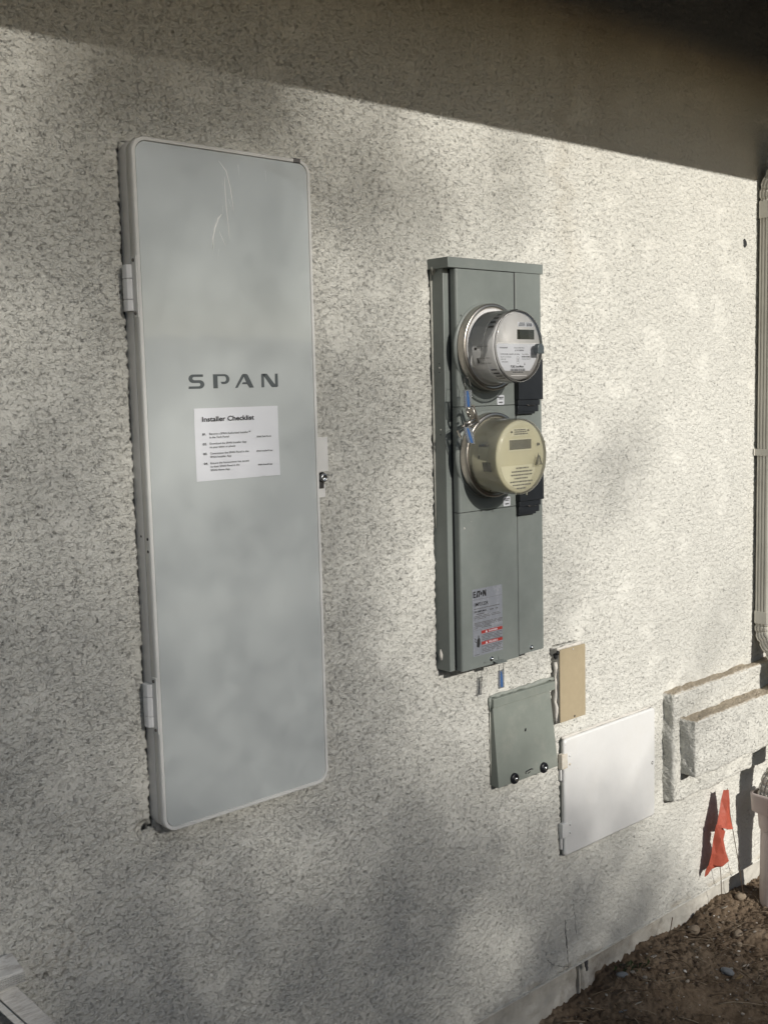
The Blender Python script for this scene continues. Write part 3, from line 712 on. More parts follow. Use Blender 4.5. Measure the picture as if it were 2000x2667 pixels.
chip(2.567, 0.224, 0.016, 'dead_leaf', 'yellow-brown dead leaf leaning on the blue-grey stone', 'leaf', 'dead_leaf', 0.4, 0.0008)
def twig(p, q, r, m, label, lift=0.004, bow=0.01):
    mb = MB(); pts = []
    for i in range(7):
        t = i / 6; x = p[0] + (q[0] - p[0]) * t; d = p[1] + (q[1] - p[1]) * t
        if len(p) == 3: z = p[2] + (q[2] - p[2]) * t
        else: z = gz(x, d) + lift
        pts.append((x + bow * math.sin(3.1 * t), d, z))
    mb.tube(pts, r, 6, 0.5); return tag(part('twig', mb, m), label, 'twig')
twig((2.66, 0.02), (2.735, 0.125), 0.0016, 'straw', 'long curved dry stalk right of the clod at the wall foot', 0.008)
twig((2.63, 0.03), (2.70, 0.10), 0.0024, 'straw', 'thick pale stalk lying parallel to the long curved one', 0.006, 0.016)
twig((2.453, 0.155), (2.505, 0.205), 0.0015, 'straw', 'thin straight twig left of the blue-grey stone', 0.005, 0.002)
twig((2.585, 0.008, -1.50), (2.545, 0.02, -1.562), 0.0016, 'straw', 'grass stem leaning on the concrete footing', 0, 0.0)
mb = MB()
for k in range(26):
    x = rg.uniform(2.30, 2.44); d = rg.uniform(-0.002, 0.05); h = rg.uniform(.008, .03); a = rg.uniform(-1, 1)
    z = gz(x, d); mb.add([(x, d, z), (x + .004, d, z), (x + .004 + a * h * .6, d + h * .5 * rg.random(), z + h * .6), (x + a * h, d + h * rg.random(), z + h)], [(0, 1, 2, 3)])
tag(part('weeds', mb, 'green_leaf'), 'sparse dull weeds sprouting along the footing', 'weeds', kind='stuff')

# ------------------------------------------------------------------ tall white electrical panel with glass door
ep = thing('electrical_panel', 'tall pale electrical panel with large glass door and grey lettering, left on the wall', 'electrical panel', (1.146, 0, -0.766))
XL, XR, ZB, ZT = 0.9615, 1.334, -0.766, 0.4265
mb = MB(); mb.prism(rrect(XL, XR - .001, ZB + .001, ZT - .001, 0.026, 8), -0.03, 0.0235, smooth=True, chamfer=0.001); part('box', mb, 'box_white', ep)
mb = MB(); mb.prism(rrect(XL + .0015, XR - .0025, ZB + .0025, ZT - .0025, 0.025, 8), 0.0235, 0.0247, smooth=True); part('gasket', mb, 'tar', ep)
# door: a tray whose raised rim holds the glass
RIM = 0.0060
outer = rrect(XL, XR, ZB, ZT, 0.026, 8); inner = rrect(XL + RIM, XR - RIM, ZB + RIM, ZT - RIM, 0.021, 8); inner2 = rrect(XL + RIM + .001, XR - RIM - .001, ZB + RIM + .001, ZT - RIM - .001, 0.020, 8)
ch1 = rrect(XL + .0012, XR - .0012, ZB + .0012, ZT - .0012, 0.025, 8)
mb = MB(); n = len(outer); rings = [[(x, 0.0247, z) for x, z in outer], [(x, 0.0415, z) for x, z in outer], [(x, 0.0430, z) for x, z in ch1], [(x, 0.0430, z) for x, z in inner], [(x, 0.0405, z) for x, z in inner2]]
vv = [p for r in rings for p in r]; ff = [(k * n + i, k * n + (i + 1) % n, (k + 1) * n + (i + 1) % n, (k + 1) * n + i) for k in range(4) for i in range(n)] + [tuple(reversed(range(n)))]
vs, fs = mb.add(vv, ff)
for f in fs[:n]: f.smooth = True
door = part('door', mb, 'door_rim', ep)
mb = MB(); mb.prism(rrect(XL + RIM + .0014, XR - RIM - .0014, ZB + RIM + .0014, ZT - RIM - .0014, 0.0198, 8), 0.030, 0.0418, chamfer=0.0006); part('glass_panel', mb, 'glass_door', door)
GD = 0.0418
# letters of the word on the glass, drawn as thick strokes
def arc(cx, cz, rx, rz, a0, a1, n=8): return [(cx + rx * math.cos(math.radians(a0 + (a1 - a0) * i / n)), cz + rz * math.sin(math.radians(a0 + (a1 - a0) * i / n))) for i in range(n + 1)]
def letter(polys, x0, w, z0=0.0098, h=0.0247):
    mb = MB()
    for pg in polys: mb.prism([(x0 + a * w, z0 + b * h) for a, b in pg], GD + 0.0001, GD + 0.0006)
    part('letter', mb, 'logo', door)
def path_poly(pts_top, pts_bot): return pts_top + list(reversed(pts_bot))
S = [[(0.0, 0.0), (0.72, 0.0)] + arc(0.70, 0.30, 0.30, 0.30, -90, 90, 10) + [(0.34, 0.60)] + list(reversed(arc(0.34, 0.70, 0.10, 0.10, 90, 270, 6)))[0:0] + arc(0.36, 0.72, 0.10, 0.11, 270, 90, 6) + [(0.93, 0.83), (0.93, 1.0)] + [(0.32, 1.0)] + arc(0.30, 0.70, 0.28, 0.30, 90, 270, 10) + [(0.66, 0.40)] + arc(0.66, 0.285, 0.09, 0.115, 90, -90, 6) + [(0.02, 0.17)]]
letter(S, 1.0510, 0.0325)
Pp = [[(0.0, 0.0), (0.27, 0.0), (0.27, 0.86), (0.0, 1.0)], [(0.27, 0.86), (0.68, 0.86)] + arc(0.68, 0.66, 0.12, 0.20, 90, -90, 6) + [(0.46, 0.46), (0.52, 0.30), (0.70, 0.30)] + arc(0.70, 0.65, 0.30, 0.35, -90, 90, 10) + [(0.0, 1.0)]]
letter(Pp, 1.1020, 0.0345)
A_ = [[(0.0, 0.0), (0.13, 0.0), (0.50, 0.84), (0.53, 1.0), (0.44, 1.0), (0.38, 0.94)], [(0.50, 1.0), (0.62, 1.0), (0.69, 0.93), (1.0, 0.0), (0.76, 0.0), (0.64, 0.26), (0.36, 0.26), (0.42, 0.40), (0.60, 0.40), (0.47, 0.84)]]
letter(A_, 1.1480, 0.0410)
N_ = [[(0.0, 0.0), (0.16, 0.0), (0.16, 0.82), (0.26, 1.0), (0.04, 1.0), (0.0, 0.95)], [(0.10, 1.0), (0.34, 1.0), (0.85, 0.14), (0.80, 0.0), (0.64, 0.0), (0.58, 0.06), (0.14, 0.86)], [(0.82, 0.14), (0.84, 1.0), (1.0, 1.0), (1.0, 0.06), (0.94, 0.0), (0.78, 0.0)]]
letter(N_, 1.2062, 0.0372)
# wrinkled protective film near the top: short raised creases, their sky glint painted white
for pts, w in (([(1.132, .404), (1.147, .388), (1.154, .362), (1.158, .335), (1.160, .315)], .0012), ([(1.143, .378), (1.1435, .352), (1.1445, .325), (1.147, .296), (1.148, .270)], .0011), ([(1.137, .328), (1.1375, .314)], .0012),
               ([(1.134, .313), (1.127, .305), (1.119, .288), (1.114, .270), (1.113, .252)], .0021), ([(1.128, .283), (1.134, .270), (1.140, .258)], .0010), ([(1.125, .252), (1.1225, .236)], .0009), ([(1.173, .402), (1.174, .382)], .0020), ([(1.232, .398), (1.233, .378)], .0016),
               ([(1.138, .374), (1.139, .362)], .0010), ([(1.150, .340), (1.157, .322)], .0009), ([(1.116, .262), (1.112, .240)], .0007)):
    mb = MB(); mb.tube([(x, GD - w * 0.45, z) for x, z in pts], w, 8, [w * .5] + [w * .9] * (len(pts) - 2) + [w * .5]); part('film_crease', mb, 'crease_glint', door)
mb = MB(); mb.box(1.296, 1.311, 0.0405, 0.0445, 0.4195, 0.4275, 0.0008); part('catch_tab', mb, 'screw_dark', door)
for (cd, cz, r_) in ((0.0335, -0.2445, .0027), (0.0335, -0.2660, .0027), (0.0125, -0.2410, .0021)):
    mb = MB(); mb.tube([(XL - 0.0003, cd, cz), (XL + 0.003, cd, cz)], r_, 12); part('screw_hole', mb, 'ink', ep)
def hinge(zt):
    """hinge on the left flank: leaf on the door edge, three-piece knuckle, two screws"""
    h = bpy.data.objects.new('hinge', None); COL.objects.link(h); h.parent = ep; h.location = P3(XL, 0.03, zt - .05) - ep.location
    mb = MB(); mb.box(XL - 0.0022, XL + 0.0002, 0.0290, 0.0424, zt - 0.1005, zt, 0.0006); part('leaf', mb, 'door_rim', h)
    for a, b in ((0.0130, 0.0385), (0.0390, 0.0735), (0.0740, 0.0895)) if False else ((0.0130, 0.0355), (0.0362, 0.0700), (0.0707, 0.0895)):
        mb = MB(); q = [(XL - 0.0105, 0.0105), (XL - 0.0118, 0.0170), (XL - 0.0105, 0.0250), (XL - 0.0050, 0.0290), (XL - 0.0001, 0.0285), (XL - 0.0001, 0.0060), (XL - 0.0075, 0.0060)]
        z1, z0 = zt - a, zt - b; n = len(q)
        mb.add([(x, d, z0) for x, d in q] + [(x, d, z1) for x, d in q], [(i, (i + 1) % n, n + (i + 1) % n, n + i) for i in range(n)] + [tuple(range(n)), tuple(reversed(range(n, 2 * n)))])
        es = mb.bm.edges[:]; bmesh.ops.bevel(mb.bm, geom=es, offset=0.0009, segments=2, profile=0.5, affect='EDGES')
        part('knuckle', mb, 'hinge_white', h)
    for zz in (zt - 0.0065, zt - 0.0935):
        mb = MB(); mb.tube([(XL - 0.0042, 0.0345, zz), (XL - 0.0036, 0.0345, zz), (XL - 0.0022, 0.0345, zz)], 0.0030, 12, [0.0016, 0.0028, 0.0031]); part('screw', mb, 'screw_dark', h)
hinge(0.2310); hinge(-0.4860)
latch = bpy.data.objects.new('latch', None); COL.objects.link(latch); latch.parent = ep; latch.location = P3(XR, 0.02, -0.14) - ep.location
mb = MB(); mb.box(XR + 0.0005, XR + 0.031, 0.0300, 0.0330, -0.1545, -0.088, 0.0008); part('bracket', mb, 'door_rim', latch)
mb = MB(); mb.box(XR + 0.0005, XR + 0.022, 0.0300, 0.0325, -0.2045, -0.180, 0.0006); part('bracket', mb, 'door_rim', latch)
mb = MB(); mb.lathe(XR + 0.0165, -0.1665, [(0.0082, 0.0300), (0.0082, 0.0370), (0.0070, 0.0385), (0.0045, 0.0387), (0.0042, 0.0350), (0.0001, 0.0350)], 24); part('lock_cam', mb, 'screw', latch)
mb = MB(); mb.lathe(XR + 0.0165, -0.1665, [(0.0105, 0.0280), (0.0108, 0.0310), (0.0080, 0.0315)], 24); part('lock_seat', mb, 'tar', latch)
mb = MB(); mb.box(XR + 0.006, XR + 0.018, 0.0300, 0.0340, -0.187, -0.174, 0.0005); part('lock_arm', mb, 'screw_dark', latch)

# ------------------------------------------------------------------ installer card stuck on the glass
card = thing('instruction_card', 'white printed card headed with an installer checklist, stuck on the glass door', 'card', (1.149, 0.0424, -0.153))
mb = MB(); c0 = GD + 0.0003
gpx = 24; cg = []
for j in range(13):
    for i in range(gpx + 1):
        u = i / gpx; v = j / 12
        x = 1.0592 + u * 0.1815; z = -0.1530 + v * 0.1285 + (0.0005 * (1 - v) * (1 - u)) + (0.0008 if (j == 0 and i in (19,)) else 0)
        cg.append((x, c0 + 0.0002 + 0.0010 * (1 - v) ** 3 * (u ** 2) + 0.0006 * (v ** 6) * (1 - u) ** 2, z))
mb.add(cg, [(j * (gpx + 1) + i, j * (gpx + 1) + i + 1, (j + 1) * (gpx + 1) + i + 1, (j + 1) * (gpx + 1) + i) for j in range(12) for i in range(gpx)], True)
part('paper', mb, 'paper', card)
sh = 0.0001  # print lies just above the paper
CD = GD + 0.0016
text_lines('heading', [('Installer Checklist', 1.0740, -0.0478, 0.0088, 0.1120, 0.022)], CD, 'ink', card)
num = [('01.', 1.0742, -0.0718, 0.0040, 0.0078, 0.02), ('02.', 1.0744, -0.0892, 0.0040, 0.0082, 0.02), ('03.', 1.0746, -0.1064, 0.0040, 0.0082, 0.02), ('04.', 1.0748, -0.1236, 0.0040, 0.0085, 0.02)]
text_lines('numbering', num, CD, 'ink', card)
tx = 1.0883
text_lines('body_text', [('Become a SPAN Authorized Installer\u2122', tx, -0.0714, 0.0036, 0.0885, .008), ('in the Tech Portal', tx, -0.0776, 0.0036, 0.0415, .008),
    ('Download the SPAN Installer App', tx, -0.0887, 0.0036, 0.0790, .008), ('to your tablet or phone', tx, -0.0949, 0.0036, 0.0545, .008),
    ('Commission the SPAN Panel in the', tx, -0.1060, 0.0036, 0.0830, .008), ('SPAN Installer App', tx, -0.1122, 0.0036, 0.0450, .008),
    ('Ensure the homeowner has access', tx, -0.1232, 0.0036, 0.0830, .008), ('to their SPAN Panel in the', tx, -0.1294, 0.0036, 0.0620, .008), ('SPAN Home App', tx, -0.1356, 0.0036, 0.0405, .008)], CD, 'ink_soft', card)
for q in (('SPAN Tech Portal', 1.1900, -0.0806, 0.0028, 0.0325, .018), ('SPAN Installer\u00ae App', 1.1885, -0.1068, 0.0028, 0.0365, .018), ('SPAN Home\u00ae App', 1.1910, -0.1320, 0.0028, 0.0325, .018)): text_lines('side_text', [q], CD, 'ink', card)

# ------------------------------------------------------------------ grey two-meter enclosure
en = thing('meter_enclosure', 'tall grey metal meter enclosure with two meter sockets, right of the glass-doored panel', 'meter box', (1.83, 0, -0.615))
mb = MB(); mb.box(1.685, 1.972, -0.04, 0.0372, -0.6150, 0.2570, 0.0015); part('back_box', mb, 'gunmetal', en)
mb = MB(); mb.box(1.700, 1.955, 0.0372, 0.0440, -0.6060, 0.2500); part('inner_frame', mb, 'black', en)
mb = MB()
mb.box(1.677, 1.9815, -0.01, 0.0605, 0.2495, 0.2712, 0.0012); part('top_cap', mb, 'gunmetal', en)
def cover(name, x0, x1, z0, z1, dfront, r, m='gunmetal', d0=0.0435):
    """sheet-metal cover with rounded long edges"""
    prof = [(x0, d0)] + [(x0 + r - r * math.cos(math.radians(a)), dfront - r + r * math.sin(math.radians(a))) for a in range(0, 91, 15)] + [(x1 - r * .5 + r * .5 * math.sin(math.radians(a)), dfront - r * .5 + r * .5 * math.cos(math.radians(a))) for a in range(0, 91, 30)] + [(x1, d0)]
    n = len(prof); mb = MB()
    mb.add([(x, d, z0) for x, d in prof] + [(x, d, z1) for x, d in prof], [(i, i + 1, n + i + 1, n + i) for i in range(n - 1)] + [tuple(range(n)), tuple(reversed(range(n, 2 * n)))], False)
    for f in mb.bm.faces:
        pass
    return part(name, mb, m, en)
cover('meter_cover', 1.7000, 1.8835, -0.0395, 0.2480, 0.0600, 0.0055)
cover('meter_cover', 1.7000, 1.8835, -0.2655, -0.0410, 0.0603, 0.0055)
bc = cover('lower_cover', 1.7000, 1.8850, -0.6130, -0.2670, 0.0606, 0.0055)
cover('breaker_panel', 1.8880, 1.9745, -0.6090, 0.2490, 0.0590, 0.0040)
mb = MB(); mb.box(1.8842, 1.8878, 0.030, 0.0575, -0.606, 0.248); part('seam', mb, 'ink', en)
# rings pressed out of the covers round each meter
for cz in (0.0835, -0.1440):
    mb = MB(); mb.lathe(1.787, cz, [(0.0965, 0.0596), (0.0950, 0.0625), (0.0910, 0.0640), (0.0845, 0.0640)], 72); part('socket_flange', mb, 'gunmetal', en)
# breaker covers: stepped black boxes on the right
for zt, zb in ((0.0600, -0.0615), (-0.1830, -0.2880)):
    o = bpy.data.objects.new('breaker_cover', None); COL.objects.link(o); o.parent = en; o.location = P3(1.92, 0.06, zb) - en.location
    mb = MB(); mb.box(1.8795, 1.9620, 0.0585, 0.0740, zb + 0.0315, zt, 0.0012); part('hood', mb, 'black', o)
    mb = MB(); mb.box(1.8800, 1.9535, 0.0585, 0.0715, zb + 0.0190, zb + 0.0313, 0.0010); part('shroud', mb, 'black', o)
    mb = MB(); mb.box(1.8805, 1.9505, 0.0585, 0.0700, zb + 0.0045, zb + 0.0188, 0.0010); mb.box(1.8805, 1.9400, 0.0585, 0.0685, zb, zb + 0.0060, 0.0010); part('lip', mb, 'black', o)
    mb = MB(); mb.tube([(1.908, 0.0722, zb + 0.020), (1.915, 0.0728, zb + 0.0188), (1.935, 0.0728, zb + 0.0190)], 0.0009, 6); part('handle', mb, 'screw_dark', o)
def screw(x, z, d, parent, r=0.0055, m='screw'):
    mb = MB(); mb.lathe(x, z, [(r, d), (r * 1.02, d + .0012), (r * .62, d + .0016), (r * .58, d + .0040), (r * .35, d + .0052), (0.0001, d + .0054)], 16); part('screw', mb, m, parent)
screw(1.7925, -0.6005, 0.0606, en); screw(1.9300, -0.5990, 0.0590, en)
mb = MB(); mb.tube([(1.768, 0.0612, -.6050), (1.776, 0.0616, -.6035)], 0.0016, 6); part('dimple', mb, 'gunmetal', en)
mb = MB(); mb.hexa([(x, d, z) for x in (1.797, 1.828) for d, s in ((0.0500, 0), (0.0760, 1)) for z in (-0.6100 + (0.004 if s == 0 else -0.001), -0.6085 + (0.004 if s == 0 else -0.001))])
mb.box(1.8145, 1.8170, 0.0560, 0.0625, -0.6090, -0.5990, 0.0004); part('seal_bracket', mb, 'gunmetal', en)
for (x, z) in ((1.6850, 0.2630),):
    mb = MB(); mb.blob(1.688, 0.020, 0.262, .008, .010, .006, 2, .35); mb.blob(1.683, 0.012, 0.252, .006, .007, .014, 2, .35); mb.tube([(1.6838, 0.003, z) for z in (.25, .2, .12, .03, -.08, -.2, -.3)], .0026, 7, [.003, .0022, .0026, .002, .0028, .0018, .001]); part('sealant', mb, 'caulk_grey', en)
mb = MB(); mb.tube([(1.6838, 0.010, -.568), (1.6832, 0.012, -.580), (1.684, 0.013, -.592)], .004, 7, [.001, .0045, .002]); mb.tube([(1.70, 0.003, -.617), (1.76, 0.004, -.619), (1.85, 0.003, -.616), (1.95, .003, -.617)], .003, 7, [.002, .003, .002, .003]); part('sealant', mb, 'caulk', en)
for (d, z) in ((.022, .052), (.022, .034), (.022, -.0985)):
    mb = MB(); mb.tube([(1.6846, d, z), (1.6865, d, z)], 0.0014, 8); part('screw_hole', mb, 'ink', en)
for (d, z) in ((.023, .043), (.023, -.088)):
    mb = MB(); mb.blob(1.6846, d, z, .001, .002, .002, 1, .1); part('paint_bump', mb, 'caulk_grey', en)
# large maker's label on the lower cover
LD = 0.0608
lb = bpy.data.objects.new('rating_label', None); COL.objects.link(lb); lb.parent = en; lb.location = P3(1.782, LD, -0.586) - en.location
mb = MB(); mb.box(1.7335, 1.8300, LD - .0001, LD + .0001, -0.5860, -0.4372); part('sticker', mb, 'label_silver', lb)
PD = LD + 0.0003
mb = MB()    # heavy angular maker's name: E A T . O N cut from slabs
zt, zb = -0.4418, -0.4558
def slab(*q): mb.add([(x, PD + .0002, z) for x, z in q], [tuple(range(len(q)))])
hh = zt - zb; x0 = 1.7362
slab((x0, zb), (x0 + .0028, zb), (x0 + .0028, zt), (x0, zt)); 
for f in (0, .41, .80): slab((x0 + .0028, zb + f * hh), (x0 + .0078, zb + f * hh), (x0 + .0078, zb + (f + .2) * hh), (x0 + .0028, zb + (f + .2) * hh))
slab((x0 + .0088, zb), (x0 + .0118, zb), (x0 + .0155, zt), (x0 + .0125, zt)); slab((x0 + .0125, zb), (x0 + .0150, zb), (x0 + .0150, zb + .45 * hh), (x0 + .0135, zb + .45 * hh))
slab((x0 + .0140, zt), (x0 + .0225, zt), (x0 + .0225, zt - .25 * hh), (x0 + .0140, zt - .25 * hh)); slab((x0 + .0170, zb), (x0 + .0198, zb), (x0 + .0198, zt - .2 * hh), (x0 + .0170, zt - .2 * hh))
slab(*[(x0 + .0252 + .0032 * math.cos(a), zb + .5 * hh + .0040 * math.sin(a)) for a in [6.283 * i / 12 for i in range(12)]])
slab((x0 + .0300, zb), (x0 + .0332, zb), (x0 + .0332, zt), (x0 + .0300, zt)); slab((x0 + .0332, zt), (x0 + .0332, zt - .45 * hh), (x0 + .0372, zb), (x0 + .0400, zb), (x0 + .0362, zt - .1 * hh)); slab((x0 + .0380, zb), (x0 + .0412, zb), (x0 + .0412, zt), (x0 + .0380, zt))
part('maker_name', mb, 'ink', lb)
text_lines('model_text', [('1MP2122R', 1.7382, -0.4750, 0.0078, 0.0455, 0.02), ('200 AMPS MAX.', 1.7382, -0.4895, 0.0042, 0.0410, 0.02)], PD, 'ink', lb)
mb = MB()
for i, (za, xe, hh_) in enumerate(((-.4608, 1.828, .0004), (-.4820, 1.821, .0016), (-.4945, 1.771, .0021), (-.4985, 1.824, .0014), (-.5018, 1.824, .0014), (-.5050, 1.776, .0014), (-.5135, 1.829, .0015), (-.5165, 1.829, .0015), (-.5195, 1.829, .0015), (-.5222, 1.79, .0015), (-.5255, 1.748, .0016))):
    if i == 0 or i == 99: mb.add([(1.7340, PD, za), (1.8295, PD, za), (1.8295, PD, za + hh_), (1.7340, PD, za + hh_)], [(0, 1, 2, 3)])
    else: small_print(mb, 1.7382, xe, za, hh_, PD, i)
small_print(mb, 1.789, 1.815, -.4895, .0026, PD, 50); small_print(mb, 1.762, 1.793, -.5255, .0016, PD, 51)
mb.add([(1.7340, PD, -.5290), (1.8295, PD, -.5290), (1.8295, PD, -.5286), (1.7340, PD, -.5286)], [(0, 1, 2, 3)])
for k in range(5): small_print(mb, 1.7620, 1.8285, -.5425 - k * .0034, .0015, PD, 60 + k)
for k in range(5): small_print(mb, 1.7620, 1.8285, -.5680 - k * .0034, .0015, PD, 70 + k)
small_print(mb, 1.739, 1.757, -.5840, .0015, PD, 81)
mb.add([(1.7598, PD, -.5855), (1.7602, PD, -.5855), (1.7602, PD, -.5290), (1.7598, PD, -.5290)], [(0, 1, 2, 3)])
part('fine_print', mb, 'ink_soft', lb)
for za, word in ((-.5385, 'DANGER'), (-.5635, 'PELIGRO')):
    mb = MB(); mb.box(1.7608, 1.8290, PD - .0001, PD + .0001, za, za + .0068); part('warning_bar', mb, 'red', lb)
    mb = MB(); mb.add([(1.7730, PD + .0002, za + .0008), (1.7802, PD + .0002, za + .0008), (1.7766, PD + .0002, za + .0062)], [(0, 1, 2)]); part('warning_triangle', mb, 'label_white', lb)
    text_lines('warning_text', [(word, 1.7840, za + .0014, .0040, .029, .03)], PD + .0001, 'label_white', lb)
mb = MB(); mb.prism([(1.7455, -.566), (1.7530, -.568), (1.7560, -.560), (1.7560, -.549), (1.7530, -.5465), (1.7525, -.541), (1.7505, -.541), (1.7500, -.547), (1.7465, -.550)], PD - .0001, PD + .0001)
mb.prism([(1.7372, -.5460), (1.7378, -.5450), (1.7430, -.5480), (1.7415, -.5530), (1.7455, -.5560), (1.7450, -.5570), (1.7400, -.5540), (1.7415, -.5490)], PD - .0001, PD + .0001); part('hand_symbol', mb, 'ink', lb)
# little white ring labels under each meter
for (x, z, rot_) in ((1.834, -0.0285, -0.02), (1.850, -0.2535, 0.06)):
    s = bpy.data.objects.new('small_label', None); COL.objects.link(s); s.parent = en; s.location = P3(x, .06, z - .01) - en.location
    mb = MB(); mb.prism([(a, b) for a, b in rrect(x - .0115, x + .0115, z - .0105, z + .0105, .003, 4)], 0.0602, 0.0608); part('sticker', mb, 'label_white', s)
    mb = MB(); small_print(mb, x - .0095, x + .0095, z + .0045, .0022, .0611, 5, 1); small_print(mb, x - .0060, x + .0075, z + .0012, .0020, .0611, 6, 1); small_print(mb, x - .0055, x + .0070, z - .0070, .0032, .0611, 8, 1); part('fine_print', mb, 'ink', s)
text_lines('rating_digit', [('2', 1.7135, 0.1445, 0.0085, None, 0.03)], 0.0600, 'ink', en, rot=0.5, piv=(1.714, 0.146))
for (a, b, c) in ((1.712, -0.300, .0022), (1.735, -.288, .0008)):
    mb = MB(); mb.blob(a, 0.0608, b, c, .0006, c, 1, .2); part('paint_chip', mb, 'caulk', en)

# ------------------------------------------------------------------ the two electricity meters
def ring_band(root, cx, cz, r, d0, d1):
    mb = MB(); mb.lathe(cx, cz, [(r - .006, d0), (r, d0), (r + .0008, d0 + .003), (r, d0 + .006), (r, d1 - .004), (r + .001, d1 - .002), (r - .001, d1), (r - .0065, d1 + .001), (r - .0085, d1 - .001), (r - .0085, d0)], 96); return part('lock_ring', mb, 'steel', root)
def barcode(mb, x0, x1, z, h, d, seed):
    r = random.Random(seed); x = x0
    while x < x1:
        w = r.choice((.0004, .0006, .0010)); mb.add([(x, d, z), (x + w, d, z), (x + w, d, z + h), (x, d, z + h)], [(0, 1, 2, 3)]); x += w + r.choice((.0004, .0007))
CX, CZ = 1.7645, 0.0830
m1 = thing('electric_meter', 'upper electric meter with clear glass cover, grey body and white printed face label', 'electric meter', (CX, 0.066, CZ - .09), 'electric meters on the enclosure')
ring_band(m1, CX, CZ, 0.0895, 0.0640, 0.0870)
BX = CX - 0.002
mb = MB(); mb.lathe(BX, CZ, [(0.0800, 0.066), (0.0800, 0.090), (0.0740, 0.0930), (0.0725, 0.096), (0.0712, 0.160), (0.0680, 0.164), (0.0001, 0.164)], 96); body = part('body', mb, 'meter_grey', m1)
# slots on the flank seen from the left
def slot(a0, a1, d0, d1, r, name='slot', m='ink', n=4):
    mb = MB(); v = []
    for i in range(n + 1):
        a = math.radians(a0 + (a1 - a0) * i / n)
        for d in (d0, d1):
            v.append((BX + r * math.cos(a), d, CZ + r * math.sin(a)))
    mb.add(v, [(2 * i, 2 * i + 1, 2 * i + 3, 2 * i + 2) for i in range(n)]); part(name, mb, m, body)
for k in range(4): slot(146 - k * 9.5, 150 - k * 9.5, 0.137 + k * .001, 0.156, 0.0722)
for k in range(4): slot(221 + k * 8, 223.5 + k * 8, 0.137, 0.156, 0.0722)
slot(181.5, 186, 0.104, 0.112, 0.0732); slot(199, 208, 0.1075, 0.1125, 0.0732)
slot(180, 181, 0.112, 0.150, 0.0730, 'rib', 'meter_face'); slot(199, 200, 0.1125, 0.150, 0.0730, 'rib', 'meter_face'); slot(208, 209, 0.1125, 0.150, 0.0730, 'rib', 'meter_face')
FX, FD = CX - 0.0030 + 0.0070, 0.1675        # face plate lies inside the glass; contents shift with its depth
def fx(x): return x + 1.76 * (0.185 - 0.170)
fcx = 1.7595 + 0.0035
mb = MB(); mb.lathe(fcx, CZ - .001, [(0.0685, 0.160), (0.0680, 0.1690), (0.0001, 0.1690)], 72); face = part('face_plate', mb, 'meter_face', m1)
FP = 0.1692; SX = 0.0145
def chord(zc, r, cx, cz):
    w = math.sqrt(max(0, r * r - (zc - cz) ** 2)); return cx - w, cx + w
pts = [(fcx + 0.0630 * math.cos(math.radians(a)), CZ - .001 + 0.0630 * math.sin(math.radians(a))) for a in range(176, 320, 6)]
pts = [p for p in pts if p[1] > 0.026]
lbl = [p for p in pts] + [(1.8100 + SX * .3, 0.030), (1.8205, 0.050), (1.8255, 0.070), (1.8255, 0.0870)]
lbl = [(fcx - .0628, 0.0870)] + [p for p in lbl[:] if p[1] < 0.086] 
lo = [(fcx + 0.0628 * math.cos(math.radians(a)), CZ - .001 + 0.0628 * math.sin(math.radians(a))) for a in (180, 186, 194, 202, 210, 218, 226, 233, 307, 314, 322, 330, 338, 346, 354, 360)]
mb = MB(); mb.prism([(fcx - .0628, 0.0868)] + [p for p in lo if p[1] < .0866] + [(fcx + .0628, 0.0868)], FP - .0006, FP); part('face_label', mb, 'label_white', face)
mb = MB(); mb.box(fcx - .0635, fcx + .0635, FP - .0006, FP + .0008, 0.0870, 0.0885, 0.0003); part('face_ledge', mb, 'meter_grey', face)
def X(x): return x + SX
mb = MB(); mb.box(X(1.7484), X(1.8020), FP - .002, FP + .0006, 0.0960, 0.1160, 0.0006); part('display', mb, 'lcd', face)
mb = MB(); mb.box(X(1.7505), X(1.8005) - .003, FP, FP + .0005, 0.1216, 0.1310); part('asset_label', mb, 'label_white', face)
mb = MB(); barcode(mb, X(1.777), X(1.7955), 0.1226, 0.0052, FP + .0008, 3); small_print(mb, X(1.776), X(1.796), .1287, .0013, FP + .0008, 4, 1)
for k in range(4): small_print(mb, X(1.7560 - k * .001), X(1.773), .1290 - k * .0020, .0012, FP + .0008, 20 + k, 1)
part('asset_print', mb, 'ink', face)
T = []
T += [('Honeywell', X(1.6945), 0.0775, 0.0030, 0.0235, .03), ('Electric Utility Meter', X(1.7385), 0.0775, 0.0027, 0.0325), ('# 1011000046', X(1.7410), 0.0720, 0.0032, 0.0275, .02)]
T += [('TW 3K CL200, 120-240V, 3W, 60Hz', X(1.6965), 0.0645, 0.0026, 0.0585, .02), ('Ka 1V  7.2 TA 30-1', X(1.6975), 0.0590, 0.0026, 0.0320), ('FM 2S', X(1.6985), 0.0540, 0.0026, 0.0140), ('AMI 30 60Hz', X(1.7005), 0.0490, 0.0026, 0.0190)]
T += [('Type A4RES', X(1.7620), 0.0645, 0.0026, 0.0205), ('FOCI#: 3000477', X(1.7620), 0.0545, 0.0026, 0.0270), ('PG&E SmartMeter', X(1.7268), 0.0385, 0.0050, 0.0415, .03)]
text_lines('face_text', T, FP + .0001, 'ink', face)
mb = MB(); barcode(mb, X(1.7268), X(1.7712), 0.0312, 0.0052, FP + .0003, 9); small_print(mb, X(1.733), X(1.766), .0280, .0020, FP + .0003, 11, 1); small_print(mb, X(1.762), X(1.788), .0592, .0024, FP + .0003, 12, 1)
mb.add([(X(1.769) + a * .0035, FP + .0003, .0435 + b * .006) for a, b in ((0, 0), (.5, 1), (1, 0))], [(0, 1, 2)])
